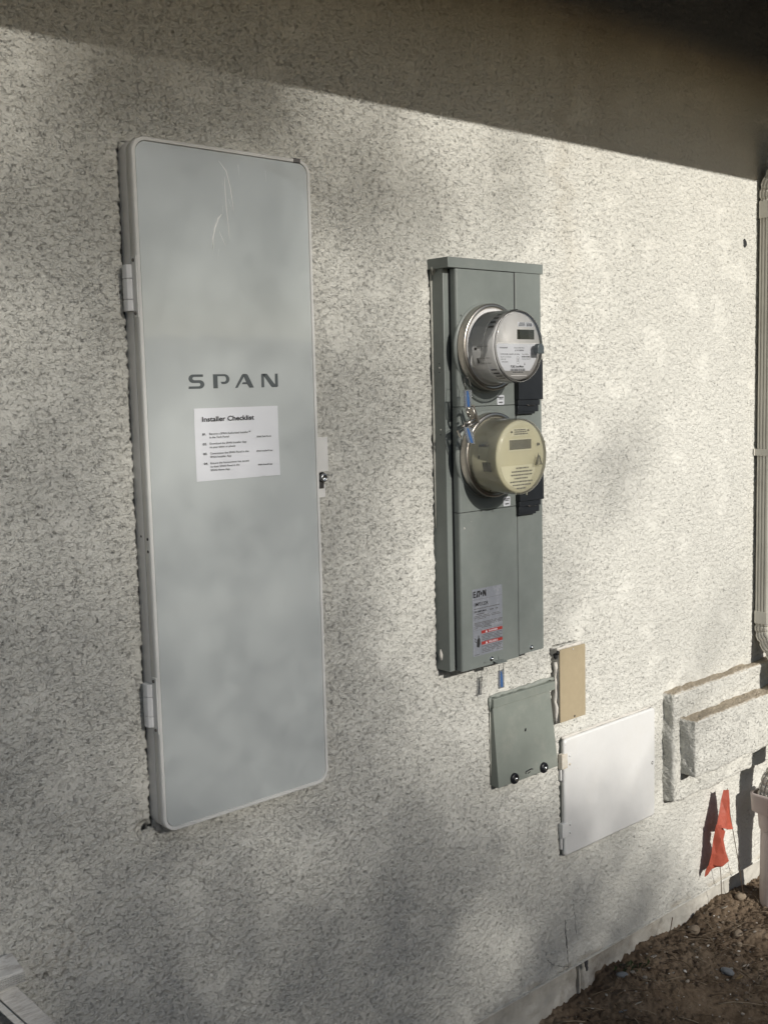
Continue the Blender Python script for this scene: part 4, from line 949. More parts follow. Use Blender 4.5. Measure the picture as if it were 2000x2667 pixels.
part('barcode', mb, 'ink_soft', face)
mb = MB()
for i in range(20):
    a, b = 6.283 * i / 20, 6.283 * (i + 1) / 20
    mb.add([(X(1.7498) + r * .85 * math.cos(q), FP + .0003, .0535 + r * 1.25 * math.sin(q)) for r, q in ((.0062, a), (.0062, b), (.0058, b), (.0058, a))], [(0, 1, 2, 3)])
mb.tube([(X(1.7480), FP + .0004, .0500), (X(1.7515), FP + .0004, .0570)], .0004, 4); mb.tube([(X(1.7515), FP + .0004, .0500), (X(1.7480), FP + .0004, .0570)], .0004, 4); part('approval_mark', mb, 'ink_soft', face)
mb = MB(); mb.box(fcx - .025, fcx + .025, FP, FP + .0006, .0215, .0225); part('face_groove', mb, 'meter_grey', face)
# clear cover, its rounded lip and dark moulded seam line
GX = 1.7590
mb = MB(); mb.lathe(GX, CZ - .0015, [(0.0762, 0.0880), (0.0755, 0.0920), (0.0745, 0.130), (0.0738, 0.176), (0.0728, 0.1815), (0.0700, 0.1852), (0.0655, 0.1868), (0.0001, 0.1872)], 96); cov = part('glass_cover', mb, 'clear', m1)
mb = MB(); mb.lathe(GX, CZ - .0015, [(0.0746, 0.1385), (0.0752, 0.1395), (0.0746, 0.1405)], 96); mb.lathe(GX, CZ - .0015, [(0.0715, 0.1832), (0.0723, 0.1842), (0.0712, 0.1848)], 96); part('cover_rim', mb, 'film', cov)
mb = MB(); cz_ = CZ - .0015
mb.tube([(GX + .0738 * math.cos(math.radians(a)), 0.1785, cz_ + .0738 * math.sin(math.radians(a))) for a in range(92, 268, 4)], .0008, 6)
mb.tube([(GX + .0742 * math.cos(math.radians(92)), d, cz_ + .0742 * math.sin(math.radians(92))) for d in (.150, .165, .179)], .0008, 6)
mb.tube([(GX + .0738 * math.cos(math.radians(a)), 0.180, cz_ + .0738 * math.sin(math.radians(a))) for a in range(-50, 60, 5)], .0004, 6); part('seam_line', mb, 'ink', cov)
mb = MB(); mb.lathe(1.8175, 0.0735, [(0.0080, 0.168), (0.0080, 0.1880)], 24); part('reset_stem', mb, 'clear', m1)
mb = MB(); q = [(1.8105 + .0100 * math.cos(math.radians(a)), .0765 + .0105 * math.sin(math.radians(a))) for a in range(-20, 201, 15)] + [(1.8005, .0665), (1.8205, .0665)]
mb.prism(q, 0.1878, 0.2010, chamfer=.001); part('reset_knob', mb, 'knob', m1)
mb = MB(); mb.tube([(1.8060 + .0022 * math.cos(a), .1980, .0735 + .004 * math.sin(a)) for a in (2.2, 1.2, 0, -1.2, -2.2)], .0006, 5); mb.blob(1.8150, .198, .0752, .0012, .0006, .0012, 1, .2); part('knob_mark', mb, 'screw', m1)

C2X, C2Z = 1.7645, -0.1445
m2 = thing('electric_meter', 'lower electric meter with cloudy yellowed cream plastic cover', 'electric meter', (C2X, 0.066, C2Z - .09), 'electric meters on the enclosure')
ring_band(m2, C2X, C2Z, 0.0890, 0.0640, 0.0870)
C3X, C3Z = 1.7632, -0.1460
mb = MB(); mb.lathe(C3X, C3Z, [(0.0770, 0.066), (0.0775, 0.088), (0.0765, 0.092), (0.0752, 0.168), (0.0720, 0.1725), (0.0001, 0.1725)], 96); b2 = part('body', mb, 'meter_cream', m2)
mb = MB(); mb.lathe(C3X, C3Z, [(0.0835, 0.0855), (0.0800, 0.0870), (0.0795, 0.0920), (0.0790, 0.130), (0.0785, 0.174), (0.0770, 0.1810), (0.0735, 0.1858), (0.0700, 0.1868), (0.0001, 0.1875)], 96); part('cloudy_cover', mb, 'milky', m2)
F2 = 0.1727; S2 = 0.018
mb = MB(); mb.prism([(1.7195 + S2, -.1325), (1.7905 + S2, -.1325), (1.7905 + S2, -.1075), (1.7195 + S2, -.1075)], F2, F2 + .0015); part('display_frame', mb, 'meter_cream2', b2)
mb = MB(); mb.box(1.7215 + S2, 1.7885 + S2, F2 + .001, F2 + .0040, -.1295, -.1095); part('display', mb, 'lcd', b2)
mb = MB(); mb.prism([(C3X + .0560 * math.cos(math.radians(a)) + .004, C3Z - .004 + .0600 * math.sin(math.radians(a))) for a in range(192, 349, 12)], F2, F2 + .0008); part('face_label', mb, 'meter_cream2', b2)
mb = MB(); mb.box(1.7400 + S2 - .010, 1.7850 + S2 - .006, F2, F2 + .0008, -.1020, -.0860); part('asset_label', mb, 'meter_cream2', b2)
mb = MB()
for k in range(3): small_print(mb, 1.7400 + S2 - .004, 1.7800 + S2 - .008 + .003 * k, -.0905 - k * .0042, .0026, F2 + .0030, 30 + k, 1)
for k, (a, b) in enumerate(((1.744, 1.784), (1.730, 1.795), (1.728, 1.795), (1.738, 1.78), (1.725, 1.795), (1.733, 1.79), (1.745, 1.775))): small_print(mb, a + S2 * .8, b + S2 * .8, -.1700 - k * .0070, .0030, F2 + .0030, 40 + k, 1)
part('face_print', mb, 'ink_soft', b2)
mb = MB()
for (x, z, r) in ((1.7275, -.093, .0018), (1.779, -.091, .0016), (1.8105, -.1215, .0032), (1.742, -.060, .001)): mb.lathe(x + S2, z, [(r, F2), (r, F2 + .008), (.0001, F2 + .008)], 12)
part('button', mb, 'ink', b2)
mb = MB(); t3 = [(1.8010, -.1655), (1.8190, -.1655), (1.8140, -.1480), (1.8090, -.1455)]; mb.prism([(a, b) for a, b in t3], 0.1868, 0.1910, chamfer=.0008); part('reset_tab', mb, 'milky', m2)
mb = MB(); mb.tube([(1.8010, .1912, -.1655), (1.8095, .1912, -.1455), (1.8190, .1912, -.1655)], .0006, 6); mb.tube([(1.7985, .1890, -.1655), (1.8095, .1890, -.1415)], .0007, 6); part('tab_edge', mb, 'ink_soft', m2)
def slot2(a0, a1, d0, d1, r, name, m, par, n=5):
    mb = MB(); v = []
    for i in range(n + 1):
        a = math.radians(a0 + (a1 - a0) * i / n)
        for d in (d0, d1): v.append((C3X + r * math.cos(a), d, C3Z + r * math.sin(a)))
    mb.add(v, [(2 * i, 2 * i + 1, 2 * i + 3, 2 * i + 2) for i in range(n)]); return part(name, mb, m, par)
slot2(186, 201, 0.126, 0.152, 0.0772, 'inner_window', 'black', b2); slot2(161, 183, 0.112, 0.145, 0.0772, 'side_label', 'meter_cream2', b2); slot2(158.5, 163.0, 0.112, 0.145, 0.0775, 'side_label_band', 'ink_soft', b2); slot2(176, 181, 0.114, 0.119, 0.0775, 'side_mark', 'ink', b2)
mb = MB(); 
for (a, d) in ((168, .176), (20, .178), (278, .185), (252, .186)): mb.blob(C3X + .0785 * math.cos(math.radians(a)), d, C3Z + .0785 * math.sin(math.radians(a)), .0025, .002, .0035, 1, .1)
part('cover_lug', mb, 'milky', m2)
mb = MB(); mb.blob(C3X + .0797 * math.cos(math.radians(243)), .108, C3Z + .0797 * math.sin(math.radians(243)), .0018, .0018, .0018, 1, .1); part('cover_hole', mb, 'ink', m2)
# ring clamp: buckle between the two meters, upper left of the lower ring
ck = bpy.data.objects.new('ring_clamp', None); COL.objects.link(ck); ck.parent = m2; ck.location = P3(1.71, .08, -.07) - m2.location
mb = MB(); mb.box(1.7135, 1.7180, 0.076, 0.100, -0.0760, -0.0350, 0.0008)
mb2 = MB()
def bar(mb, a, b, w, t): mb.tube([a, b], w, 4, 1.0, False)
for a, b in (((1.6905, .094, -.046), (1.7060, .096, -.040)), ((1.7060, .096, -.040), (1.7165, .097, -.070)), ((1.6905, .094, -.046), (1.6960, .095, -.060)), ((1.6880, .093, -.084), (1.7165, .097, -.072)), ((1.6960, .095, -.060), (1.7020, .096, -.0585))): mb2.tube([a, b], .0026, 6)
part('clamp_link', mb2, 'steel', ck)
mb3 = MB(); mb3.hexa([(1.7095, .074, -.040), (1.7095, .074, -.034), (1.7100, .098, -.042), (1.7100, .098, -.036), (1.7240, .074, -.074), (1.7260, .074, -.069), (1.7245, .098, -.076), (1.7265, .098, -.071)], .0006); part('clamp_plate', mb3, 'steel', ck)
mb.bm.free()
mb = MB(); mb.tube([(1.6860, .092, -.078), (1.7100, .096, -.066)], .0042, 10); mb.tube([(1.6800, .091, -.0815), (1.6860, .092, -.078)], .0028, 8); part('clamp_screw', mb, 'steel', ck)
mb = MB(); mb.hexa([(1.6745, .080, -.0905), (1.6745, .080, -.0880), (1.6755, .084, -.0905), (1.6755, .084, -.0880), (1.6840, .080, -.105), (1.6850, .080, -.102), (1.6845, .084, -.105), (1.6855, .084, -.102)]); part('clamp_tail', mb, 'steel', ck)
for (a, d_) in ((0, 0),):
    mb = MB(); mb.lathe(1.7225, -.0755, [(.0028, .088), (.0028, .0915), (.0001, .0920)], 10); part('clamp_bolt', mb, 'screw_dark', ck)

def reseat(root, axis_x, src_x, cz_new, cz_old, k, face_names, face_shift, face_k):
    """brings a meter's parts on to its socket axis and to its real depth (about 100 mm from ring to glass)"""
    dd = ([.060, .0640, .0870, .1690, .1750, .1872, .2100], [.060, .0640, .0840, .1545, .1575, .1635, .1830])
    def walk(o, inface):
        for ch in o.children:
            f = inface or any(ch.name.startswith(n) for n in face_names)
            if ch.type == 'MESH':
                off = root_loc(o); me = ch.data
                a = np.empty(len(me.vertices) * 3, np.float32); me.vertices.foreach_get('co', a); a = a.reshape(-1, 3)
                x = a[:, 0] + off.x; d = -(a[:, 1] + off.y); z = a[:, 2] + off.z - Z0
                d2 = np.interp(d, *dd)
                if f: x = (x - face_shift) * face_k; z = z * face_k
                else: x = axis_x + (x - src_x) * k; z = cz_new + (z - cz_old) * k
                a = np.stack([x - off.x, -d2 - off.y, z + Z0 - off.z], -1).astype(np.float32); me.vertices.foreach_set('co', a.ravel()); me.update()
            walk(ch, f)
    walk(root, False)
ck_children = list(ck.children)
for c_ in ck_children: c_.parent = None                       # the clamp is already in its place
reseat(m1, 1.7855, 1.7620, 0.0842, 0.0825, 1.02, ('display', 'asset_label', 'asset_print', 'face_text', 'barcode', 'approval_mark', 'face_label'), SX, 1.0197)
reseat(m2, 1.7890, 1.7638, -0.1472, -0.1455, 1.02, ('display', 'face_label', 'asset_label', 'face_print', 'button'), S2, 1.0177)
for c_ in ck_children: c_.parent = ck

# ------------------------------------------------------------------ clear seal tags with blue inserts, each hanging on its wire
def seal(top, tagpts, label, sag, wl):
    """tagpts: four (x, z) corners of the capsule, clockwise from top left, at depth tagpts[4]"""
    a, b, c, e, d = tagpts
    t = thing('seal_tag', label, 'seal tag', ((c[0] + e[0]) / 2, d, min(c[1], e[1])), 'blue seal tags on thin wires')
    mb = MB(); mb.prism([a, b, c, e], d - .0016, d + .0016, chamfer=.0004); part('capsule', mb, 'clear_tag', t)
    def mix(u, v):
        x = (a[0] * (1 - u) + b[0] * u) * (1 - v) + (e[0] * (1 - u) + c[0] * u) * v
        z = (a[1] * (1 - u) + b[1] * u) * (1 - v) + (e[1] * (1 - u) + c[1] * u) * v
        return (x, z)
    mb = MB(); mb.prism([mix(.30, .06), mix(.48, .05), mix(.62, .35), mix(.70, .7), mix(.72, .95), mix(.36, .95), mix(.30, .6)], d - .0020, d + .0021, chamfer=.0003); part('insert', mb, 'blue', t)
    for s0, s1 in ((mix(0.05, .02), mix(.05, .98)), (mix(.95, .02), mix(.95, .98)), (mix(.05, .98), mix(.95, .98)), (mix(.05, .02), mix(.95, .02))):
        pass
    mb = MB()
    for s0, s1 in ((mix(0.02, .0), mix(.02, 1)), (mix(.98, .0), mix(.98, 1)), (mix(.02, 1), mix(.98, 1)), (mix(.02, 0), mix(.98, 0))): mb.tube([(s0[0], d, s0[1]), (s1[0], d, s1[1])], .0009, 6)
    part('capsule_edge', mb, 'film', t)
    mb = MB(); p = mix(.10, .02); q = mix(.86, .02)
    mb.tube([(p[0], d, p[1]), (p[0] + sag[0], d, p[1] + sag[1]), (top[0] - wl, top[1], top[2]), (top[0], top[1] - .001, top[2] + .001)], .00065, 6)
    mb.tube([(q[0], d, q[1]), (q[0] + sag[0] * .5 + .001, d, q[1] + sag[1]), (top[0] + wl, top[1], top[2]), (top[0], top[1] - .001, top[2] + .001)], .00065, 6)
    part('wire', mb, 'wire_thin', t); return t
seal((1.694, .092, 0.0200), ((1.6835, -.0050), (1.7060, -.0048), (1.7040, -.0420), (1.6850, -.0415), .094), 'seal tag hanging from the ring of the upper meter', (0.001, .010), .006)
seal((1.697, .095, -.0660), ((1.6765, -.0810), (1.7010, -.0840), (1.7095, -.1190), (1.6880, -.1140), .098), 'tilted seal tag hanging from the clamp of the lower meter', (-.001, .008), .006)
seal((1.8130, .0720, -.6110), ((1.8040, -.6290), (1.8215, -.6290), (1.8210, -.6690), (1.8030, -.6690), .0705), 'seal tag hanging below the bottom edge of the meter enclosure', (0.0, .010), .006)

# ------------------------------------------------------------------ small grey box with flipped cover
gb = thing('utility_box', 'small grey-green metal box with tilted cover and two rubber grommets, below the meter enclosure', 'utility box', (1.955, 0, -.925))
mb = MB(); mb.box(1.8475, 2.0680, -.01, .0150, -.7350, -.7145, .0012); part('top_cap', mb, 'gunmetal2', gb)
mb = MB(); mb.box(1.8515, 2.055, -.01, .0075, -.905, -.7350); part('back_box', mb, 'gunmetal2', gb)
mb = MB(); mb.hexa([(1.8500, -.002, -.9240), (1.8500, -.002, -.7352), (1.8500, .0250, -.9240), (1.8500, .0100, -.7352), (2.0660, -.002, -.9240), (2.0550, -.002, -.7352), (2.0660, .0250, -.9240), (2.0550, .0100, -.7352)], .0016); part('cover', mb, 'gunmetal2', gb)
for x, z in ((1.9035, -.9135), (2.0100, -.9140)):
    mb = MB(); mb.lathe(x, z, [(.0130, .0235), (.0130, .0275), (.0115, .0300), (.0065, .0305), (.0060, .0290), (.0001, .0290)], 32); g_ = part('grommet', mb, 'rubber', gb)
    mb = MB(); mb.lathe(x, z, [(.0050, .0290), (.0048, .0330), (.0030, .0348), (.0001, .0352)], 16); part('screw', mb, 'screw', g_)
mb = MB(); mb.tube([(1.945, .0245, -.9130), (1.9455, .0247, -.9080), (1.966, .0246, -.9060), (1.971, .0245, -.9080)], .0013, 6); mb.tube([(1.952, .0245, -.9140), (1.962, .0246, -.9120)], .0010, 6); part('slot', mb, 'ink', gb)
mb = MB(); mb.tube([(1.9535, .0180, -.8120), (1.9545, .0182, -.8080), (1.956, .018, -.8055)], .0012, 6, [.0018, .0014, .0006]); part('scratch', mb, 'ink', gb)
mb = MB(); r = random.Random(3)
pts = [(1.848 + i * .0125, .0015 + .001 * r.random(), -.7110 + r.uniform(-.0015, .0015)) for i in range(19)]
mb.tube(pts, .0045, 8, [r.uniform(.002, .0065) for _ in pts]); mb.tube([(1.8468, .003, z) for z in (-.712, -.722, -.733, -.745)], .004, 8, [.004, .005, .003, .001]); part('sealant', mb, 'caulk_green', gb)
mb = MB(); mb.tube([(1.8490, .001, z) for z in (-.745, -.78, -.82, -.86, -.90)], .0015, 6, [.001, .002, .0012, .0018, .001]); part('sealant', mb, 'caulk_grey', gb)

# ------------------------------------------------------------------ tan blank plate
tp = thing('cover_plate', 'narrow tan blank cover plate with two screw holes, right above the white access door', 'cover plate', (2.126, 0, -.821))
mb = MB(); q = [(2.0785, -.8200), (2.1775, -.8200), (2.1775, -.6405), (2.1750, -.6385), (2.0825, -.6385), (2.0785, -.6430)]; mb.prism(list(reversed(q)), .0190, .0222, chamfer=.0008); part('plate', mb, 'tan', tp)
mb = MB(); mb.box(2.0800, 2.1760, -.02, .0190, -.8185, -.6400, .001); part('box', mb, 'caulk', tp)
mb = MB(); mb.lathe(2.1285, -.6440, [(.0015, .0222), (.0022, .0232), (.0010, .0236), (.0001, .0236)], 12); part('screw', mb, 'caulk', tp)
mb = MB(); mb.lathe(2.1335, -.8140, [(.0030, .0223), (.0001, .0225)], 14); part('screw_hole', mb, 'ink', tp)
mb = MB(); r = random.Random(9); zsq = [-.670 - i * .0125 for i in range(13)]
mb.tube([(2.0782 + r.uniform(-.001, .001), .008 + r.uniform(-.002, .003), z) for z in zsq], .005, 8, [r.uniform(.003, .0065) for _ in zsq]); mb.tube([(2.08 + i * .012, .010, -.6375 + r.uniform(-.001, .001)) for i in range(9)], .005, 8, [r.uniform(.003, .006) for _ in range(9)]); part('sealant', mb, 'caulk', tp)
mb = MB(); mb.blob(2.078, .016, -.646, .004, .004, .005, 2, .35); mb.blob(2.0775, .008, -.655, .004, .006, .008, 2, .35); part('tar_blob', mb, 'tar', tp)

# ------------------------------------------------------------------ white access door
wd = thing('access_door', 'square white painted metal access door with peeling upper hinge, lowest box on the wall', 'access door', (2.297, 0, -1.172))
mb = MB(); mb.box(2.1060, 2.4850, -.02, .0035, -1.168, -.872); part('frame', mb, 'gunmetal', wd)
mb = MB(); mb.prism(rrect(2.1035, 2.4910, -1.1715, -.8700, .010, 5), .0035, .0140, chamfer=.0048, smooth=True); part('door', mb, 'door_white', wd)
for zt, zb, mm in ((-.9060, -.9440, 'peel'), (-1.0840, -1.1210, 'door_white')):
    h = bpy.data.objects.new('hinge', None); COL.objects.link(h); h.parent = wd; h.location = P3(2.10, .01, zb) - wd.location
    mb = MB(); mb.hexa([(x, d, z) for x in (2.0930, 2.1150) for d in (.0020, .0152) for z in (zb, zt)], .0020); part('leaf', mb, mm, h)
    mb = MB(); mb.box(2.1150, 2.1285, .0130, .0143, zb, zt, .0005); part('strap', mb, 'door_white', h)
    for z in (zt - .008, zb + .008):
        mb = MB(); mb.lathe(2.1230, z, [(.0036, .0142), (.0032, .0160), (.0014, .0170), (.0001, .0172)], 14); part('rivet', mb, 'door_white' if z > zt - .01 or mm != 'peel' else 'peel', h)
    mb = MB(); mb.box(2.0960, 2.1015, .0010, .0075, zb - .031, zb - .001, .0010); part('pin_sleeve', mb, 'door_white', h)
mb = MB(); mb.lathe(2.4770, -1.0210, [(.0050, .0134), (.0046, .0145), (.0030, .0146), (.0026, .0130), (.0001, .0130)], 18); part('latch_hole', mb, 'screw_dark', wd)
mb = MB(); mb.lathe(2.4770, -1.0210, [(.0026, .0148), (.0010, .0165), (.0001, .0166)], 12); part('latch_pin', mb, 'door_white', wd)
for (x, z, s_) in ((2.1085, -.8840, .0016), (2.155, -.955, .001), (2.405, -1.012, .0008)):
    mb = MB(); mb.blob(x, .0136, z, s_, .0004, s_, 1, .3); part('paint_chip', mb, 'wire', wd)
mb = MB(); r = random.Random(4); mb.tube([(2.105 + i * .0255, .004, -.8675 + r.uniform(-.001, .001)) for i in range(16)], .003, 7, [r.uniform(.002, .0045) for _ in range(16)]); mb.tube([(2.4925, .003, -.88 - i * .024) for i in range(12)], .003, 7, [r.uniform(.0015, .004) for _ in range(12)]); part('sealant', mb, 'caulk', wd)

# ------------------------------------------------------------------ downspout and drain pipe
ds = thing('downspout', 'beige corrugated metal downspout running down the wall at the right edge', 'downspout', (3.05, .03, -1.2))
def sect(w, t, nf=4, g=.0035):
    """rectangular section (x, depth) with rounded corners and flutes on the two flanks"""
    pts = []; hw, ht = w / 2, t / 2; r = .008
    def side(p, q, nrm, fl):
        out = []
        K = 8 * fl if fl else 1
        for i in range(K + 1):
            u = i / K; k = (max(0, math.sin(u * fl * 2 * math.pi)) ** 0.6 * g) if fl else 0
            out.append((p[0] + (q[0] - p[0]) * u - nrm[0] * k, p[1] + (q[1] - p[1]) * u - nrm[1] * k))
        return out
    pts += side((-hw, -ht + r), (-hw, ht - r), (-1, 0), 3); pts += [(-hw + r * .3, ht - r * .3)]
    pts += side((-hw + r, ht), (hw - r, ht), (0, 1), 4); pts += [(hw - r * .3, ht - r * .3)]
    pts += side((hw, ht - r), (hw, -ht + r), (1, 0), 3); pts += [(hw - r * .3, -ht + r * .3)]
    pts += side((hw - r, -ht), (-hw + r, -ht), (0, -1), 4); pts += [(-hw + r * .3, -ht + r * .3)]
    return pts
def sweep(name, path, w, t, parent, m, scales=None, flat=False):
    sc = sect(w, t, g=0.0 if flat else .0035); n = len(sc); P_ = [Vector(p) for p in path]; v = []; f = []
    for i, p in enumerate(P_):
        tv = (P_[min(i + 1, len(P_) - 1)] - P_[max(i - 1, 0)]).normalized()
        ax = Vector((1, 0, 0)); ax = (ax - tv * ax.dot(tv)).normalized(); ay = tv.cross(ax); 
        if ay.y < 0: ay = -ay
        s = scales[i] if scales else 1
        for a, b in sc: v.append(tuple(p + ax * a * s + ay * b * s))
    for i in range(len(P_) - 1):
        for k in range(n): f.append((i * n + k, i * n + (k + 1) % n, (i + 1) * n + (k + 1) % n, (i + 1) * n + k))
    f.append(tuple(range(n))); f.append(tuple(reversed(range((len(P_) - 1) * n, len(P_) * n))))
    mb = MB(); mb.add(v, f); return part(name, mb, m, parent)
SXc, SD = 3.048, 0.030
sweep('straight_pipe', [(SXc, SD, z) for z in (0.470, -0.10, -0.692)], .0735, .0460, ds, 'spout')
sweep('collar', [(SXc, SD, .512), (SXc, SD, .464)], .0775, .0500, ds, 'spout', flat=True)
sweep('collar', [(SXc, SD, -.686), (SXc, SD, -.722)], .0775, .0500, ds, 'spout', flat=True)
def bend(ctrl, n):
    P_ = [Vector(p) for p in ctrl]; out = []
    for i in range(n + 1):                                       # Catmull-Rom through the control points
        t = i / n * (len(P_) - 1); k = min(int(t), len(P_) - 2); u = t - k
        p0, p1, p2, p3 = P_[max(k - 1, 0)], P_[k], P_[k + 1], P_[min(k + 2, len(P_) - 1)]
        out.append(tuple(0.5 * ((2 * p1) + (p2 - p0) * u + (2 * p0 - 5 * p1 + 4 * p2 - p3) * u * u + (3 * p1 - p0 - 3 * p2 + p3) * u ** 3)))
    return out
def crimp(n, per): return [1.0 if (i % per) else 0.90 for i in range(n + 1)]
b1 = bend([(SXc, SD, .500), (SXc, SD + .004, .560), (SXc, .090, .640), (SXc, .170, .705)], 30); sweep('upper_elbow', b1, .0750, .0470, ds, 'spout', crimp(30, 4))
sweep('offset_pipe', [(SXc, .165, .702), (SXc, .62, .905)], .0735, .0460, ds, 'spout')
sweep('outlet', [(SXc, .61, .90), (SXc, .70, .93), (SXc, .765, .955)], .0735, .0460, ds, 'spout')
b2_ = bend([(SXc, SD, -.715), (SXc, SD + .004, -.760), (SXc - .008, .085, -.830), (SXc - .016, .140, -.895)], 30); sweep('lower_elbow', b2_, .0750, .0470, ds, 'spout', crimp(30, 4))
sweep('offset_pipe', [(SXc - .016, .138, -.892), (SXc - .028, .170, -.960), (SXc - .050, .165, -1.050)], .0735, .0460, ds, 'spout')
b3_ = bend([(SXc - .048, .166, -1.045), (SXc - .056, .140, -1.110), (SXc - .063, .100, -1.165), (SXc - .064, .085, -1.215), (SXc - .064, .084, -1.250)], 32); sweep('lower_elbow', b3_, .0750, .0520, ds, 'spout', crimp(32, 4))
mb = MB(); mb.box(3.005, 3.090, .002, .004, -.22, -.20); mb.box(3.0090, 3.0105, .002, .054, -.22, -.20); part('strap', mb, 'spout', ds)
dp = thing('drain_pipe', 'pinkish plastic drain pipe with square adapter cup rising from the dirt below the downspout', 'drain pipe', (2.984, .097, -1.62))
def loft(rings, name, m, parent, smooth=True):
    n = len(rings[0]); v = [p for r in rings for p in r]
    f = [(k * n + i, k * n + (i + 1) % n, (k + 1) * n + (i + 1) % n, (k + 1) * n + i) for k in range(len(rings) - 1) for i in range(n)]
    mb = MB(); mb.add(v, f, smooth); return part(name, mb, m, parent)
def superring(cx, cd, w, t, z, e, n=48, zs=0.0):
    out = []
    for i in range(n):
        a = 2 * math.pi * i / n; c, s = math.cos(a), math.sin(a)
        out.append((cx + w * math.copysign(abs(c) ** e, c), cd + t * math.copysign(abs(s) ** e, s), z))
    return out
pc, pd = 2.985, .097
loft([superring(pc, pd, .052, .049, -1.218, .25), superring(pc, pd, .058, .055, -1.2180, .25), superring(pc, pd, .0575, .0545, -1.2250, .25), superring(pc, pd, .0555, .0525, -1.272, .3), superring(pc, pd, .053, .051, -1.276, .5)], 'adapter_cup', 'pvc', dp)
mb = MB()
loft([superring(pc, pd, .0505, .0505, -1.275, .8), superring(pc, pd, .0490, .0490, -1.283, 1), superring(pc, pd, .0460, .0460, -1.322, 1), superring(pc, pd, .0440, .0440, -1.330, 1), superring(pc, pd, .0405, .0405, -1.334, 1)], 'adapter_neck', 'pvc', dp)
loft([superring(pc, pd, .0405, .0405, -1.325, 1), superring(pc - .002, pd, .0405, .0405, -1.75, 1)], 'pipe', 'pvc', dp)

# ------------------------------------------------------------------ survey flags
def cloth(name, rows, parent, m, thick=.0004, fold=0):
    """rows of (x, d, z) points joined into a crumpled sheet"""
    rows = [[(x, d + fold * (.014 if (i + j // 2) % 2 else -.006), z) for i, (x, d, z) in enumerate(rw)] for j, rw in enumerate(rows)]
    nr, nc = len(rows), len(rows[0]); v = [p for r in rows for p in r]; mb = MB()
    mb.add(v, [(j * nc + i, j * nc + i + 1, (j + 1) * nc + i + 1, (j + 1) * nc + i) for j in range(nr - 1) for i in range(nc - 1)], False)
    o = part(name, mb, m, parent, keepnormals=True)
    s = o.modifiers.new('thickness', 'SOLIDIFY'); s.thickness = thick; return o
fl = thing('marking_flag', 'orange-red survey flag drooping in folds on the longer leaning wire by the downspout', 'marking flag', (2.93, .03, -1.56), 'survey flags at the wall foot')
cloth('flag_sheet', [[(2.792, .042, -1.174), (2.800, .047, -1.175), (2.808, .041, -1.178), (2.8165, .040, -1.180)],
    [(2.783, .040, -1.200), (2.796, .050, -1.203), (2.808, .038, -1.208), (2.822, .040, -1.214)],
    [(2.769, .038, -1.235), (2.790, .052, -1.240), (2.812, .034, -1.248), (2.831, .040, -1.256)],
    [(2.753, .040, -1.272), (2.783, .054, -1.276), (2.815, .036, -1.284), (2.842, .040, -1.292)],
    [(2.757, .052, -1.275), (2.786, .058, -1.285), (2.812, .042, -1.300), (2.842, .040, -1.306)]], fl, 'flag', fold=.22)
mb = MB(); mb.tube([(2.8150, .040, -1.176), (2.8330, .039, -1.262), (2.862, .037, -1.348), (2.892, .034, -1.430), (2.935, .028, -1.560), (2.937, .028, -1.60)], .0012, 6); part('wire', mb, 'wire', fl)
f2 = thing('marking_flag', 'crumpled lower survey flag hanging to a point on the short upright wire', 'marking flag', (2.84, .012, -1.56), 'survey flags at the wall foot')
cloth('flag_sheet', [[(2.7515, .044, -1.266), (2.763, .050, -1.268), (2.780, .046, -1.280), (2.796, .042, -1.300)],
    [(2.748, .036, -1.315), (2.760, .050, -1.312), (2.772, .044, -1.316), (2.790, .040, -1.322)],
    [(2.743, .030, -1.355), (2.756, .042, -1.355), (2.776, .052, -1.358), (2.806, .042, -1.362)],
    [(2.736, .026, -1.385), (2.752, .034, -1.390), (2.772, .048, -1.396), (2.822, .044, -1.397)],
    [(2.732, .022, -1.405), (2.748, .028, -1.402), (2.764, .032, -1.402), (2.800, .036, -1.402)],
    [(2.731, .020, -1.425), (2.738, .022, -1.418), (2.752, .024, -1.408), (2.772, .028, -1.404)]], f2, 'flag', fold=.22)
mb = MB(); mb.tube([(2.772, .036, -1.30), (2.785, .034, -1.38), (2.812, .024, -1.46), (2.838, .012, -1.560), (2.840, .012, -1.60)], .0011, 6); part('wire', mb, 'wire', f2)

# ------------------------------------------------------------------ weathered wooden frame leaning in the lower left corner
wf = thing('wooden_frame', 'weathered grey wooden frame of boards leaning on the wall in the lower left corner', 'wooden frame', (0.3, .05, -1.6))
def board(a, b, w, d0, d1, name='board', m='wood_grey', bev=.0015):
    """straight board from a to b (x, z), width w in the wall plane, depth d0..d1"""
    ax, az = a; bx, bz = b; L = math.hypot(bx - ax, bz - az); nx, nz = -(bz - az) / L * w / 2, (bx - ax) / L * w / 2
    c = [(ax - nx, az - nz), (ax + nx, az + nz), (bx - nx, bz - nz), (bx + nx, bz + nz)]
    mb = MB(); mb.hexa([(c[0][0], d0, c[0][1]), (c[1][0], d0, c[1][1]), (c[0][0], d1, c[0][1]), (c[1][0], d1, c[1][1]), (c[2][0], d0, c[2][1]), (c[3][0], d0, c[3][1]), (c[2][0], d1, c[2][1]), (c[3][0], d1, c[3][1])], bev)
    return part(name, mb, m, wf)
mb = MB(); mb.hexa([(0.10, .030, -.925), (0.10, .030, -.884), (0.10, .072, -.925), (0.10, .072, -.884), (.6830, .018, -.928), (.6860, .018, -.890), (.6850, .060, -.924), (.6880, .060, -.904)], .002); part('top_rail', mb, 'wood_grey', wf)
for k in range(5):
    mb = MB(); z = -.9085 - k * .0034; mb.tube([(.10, .0735, z + .012), (.50, .067, z + .004), (.6880, .0612, z)], .0011, 5); part('moulding', mb, 'wood_grey', wf)
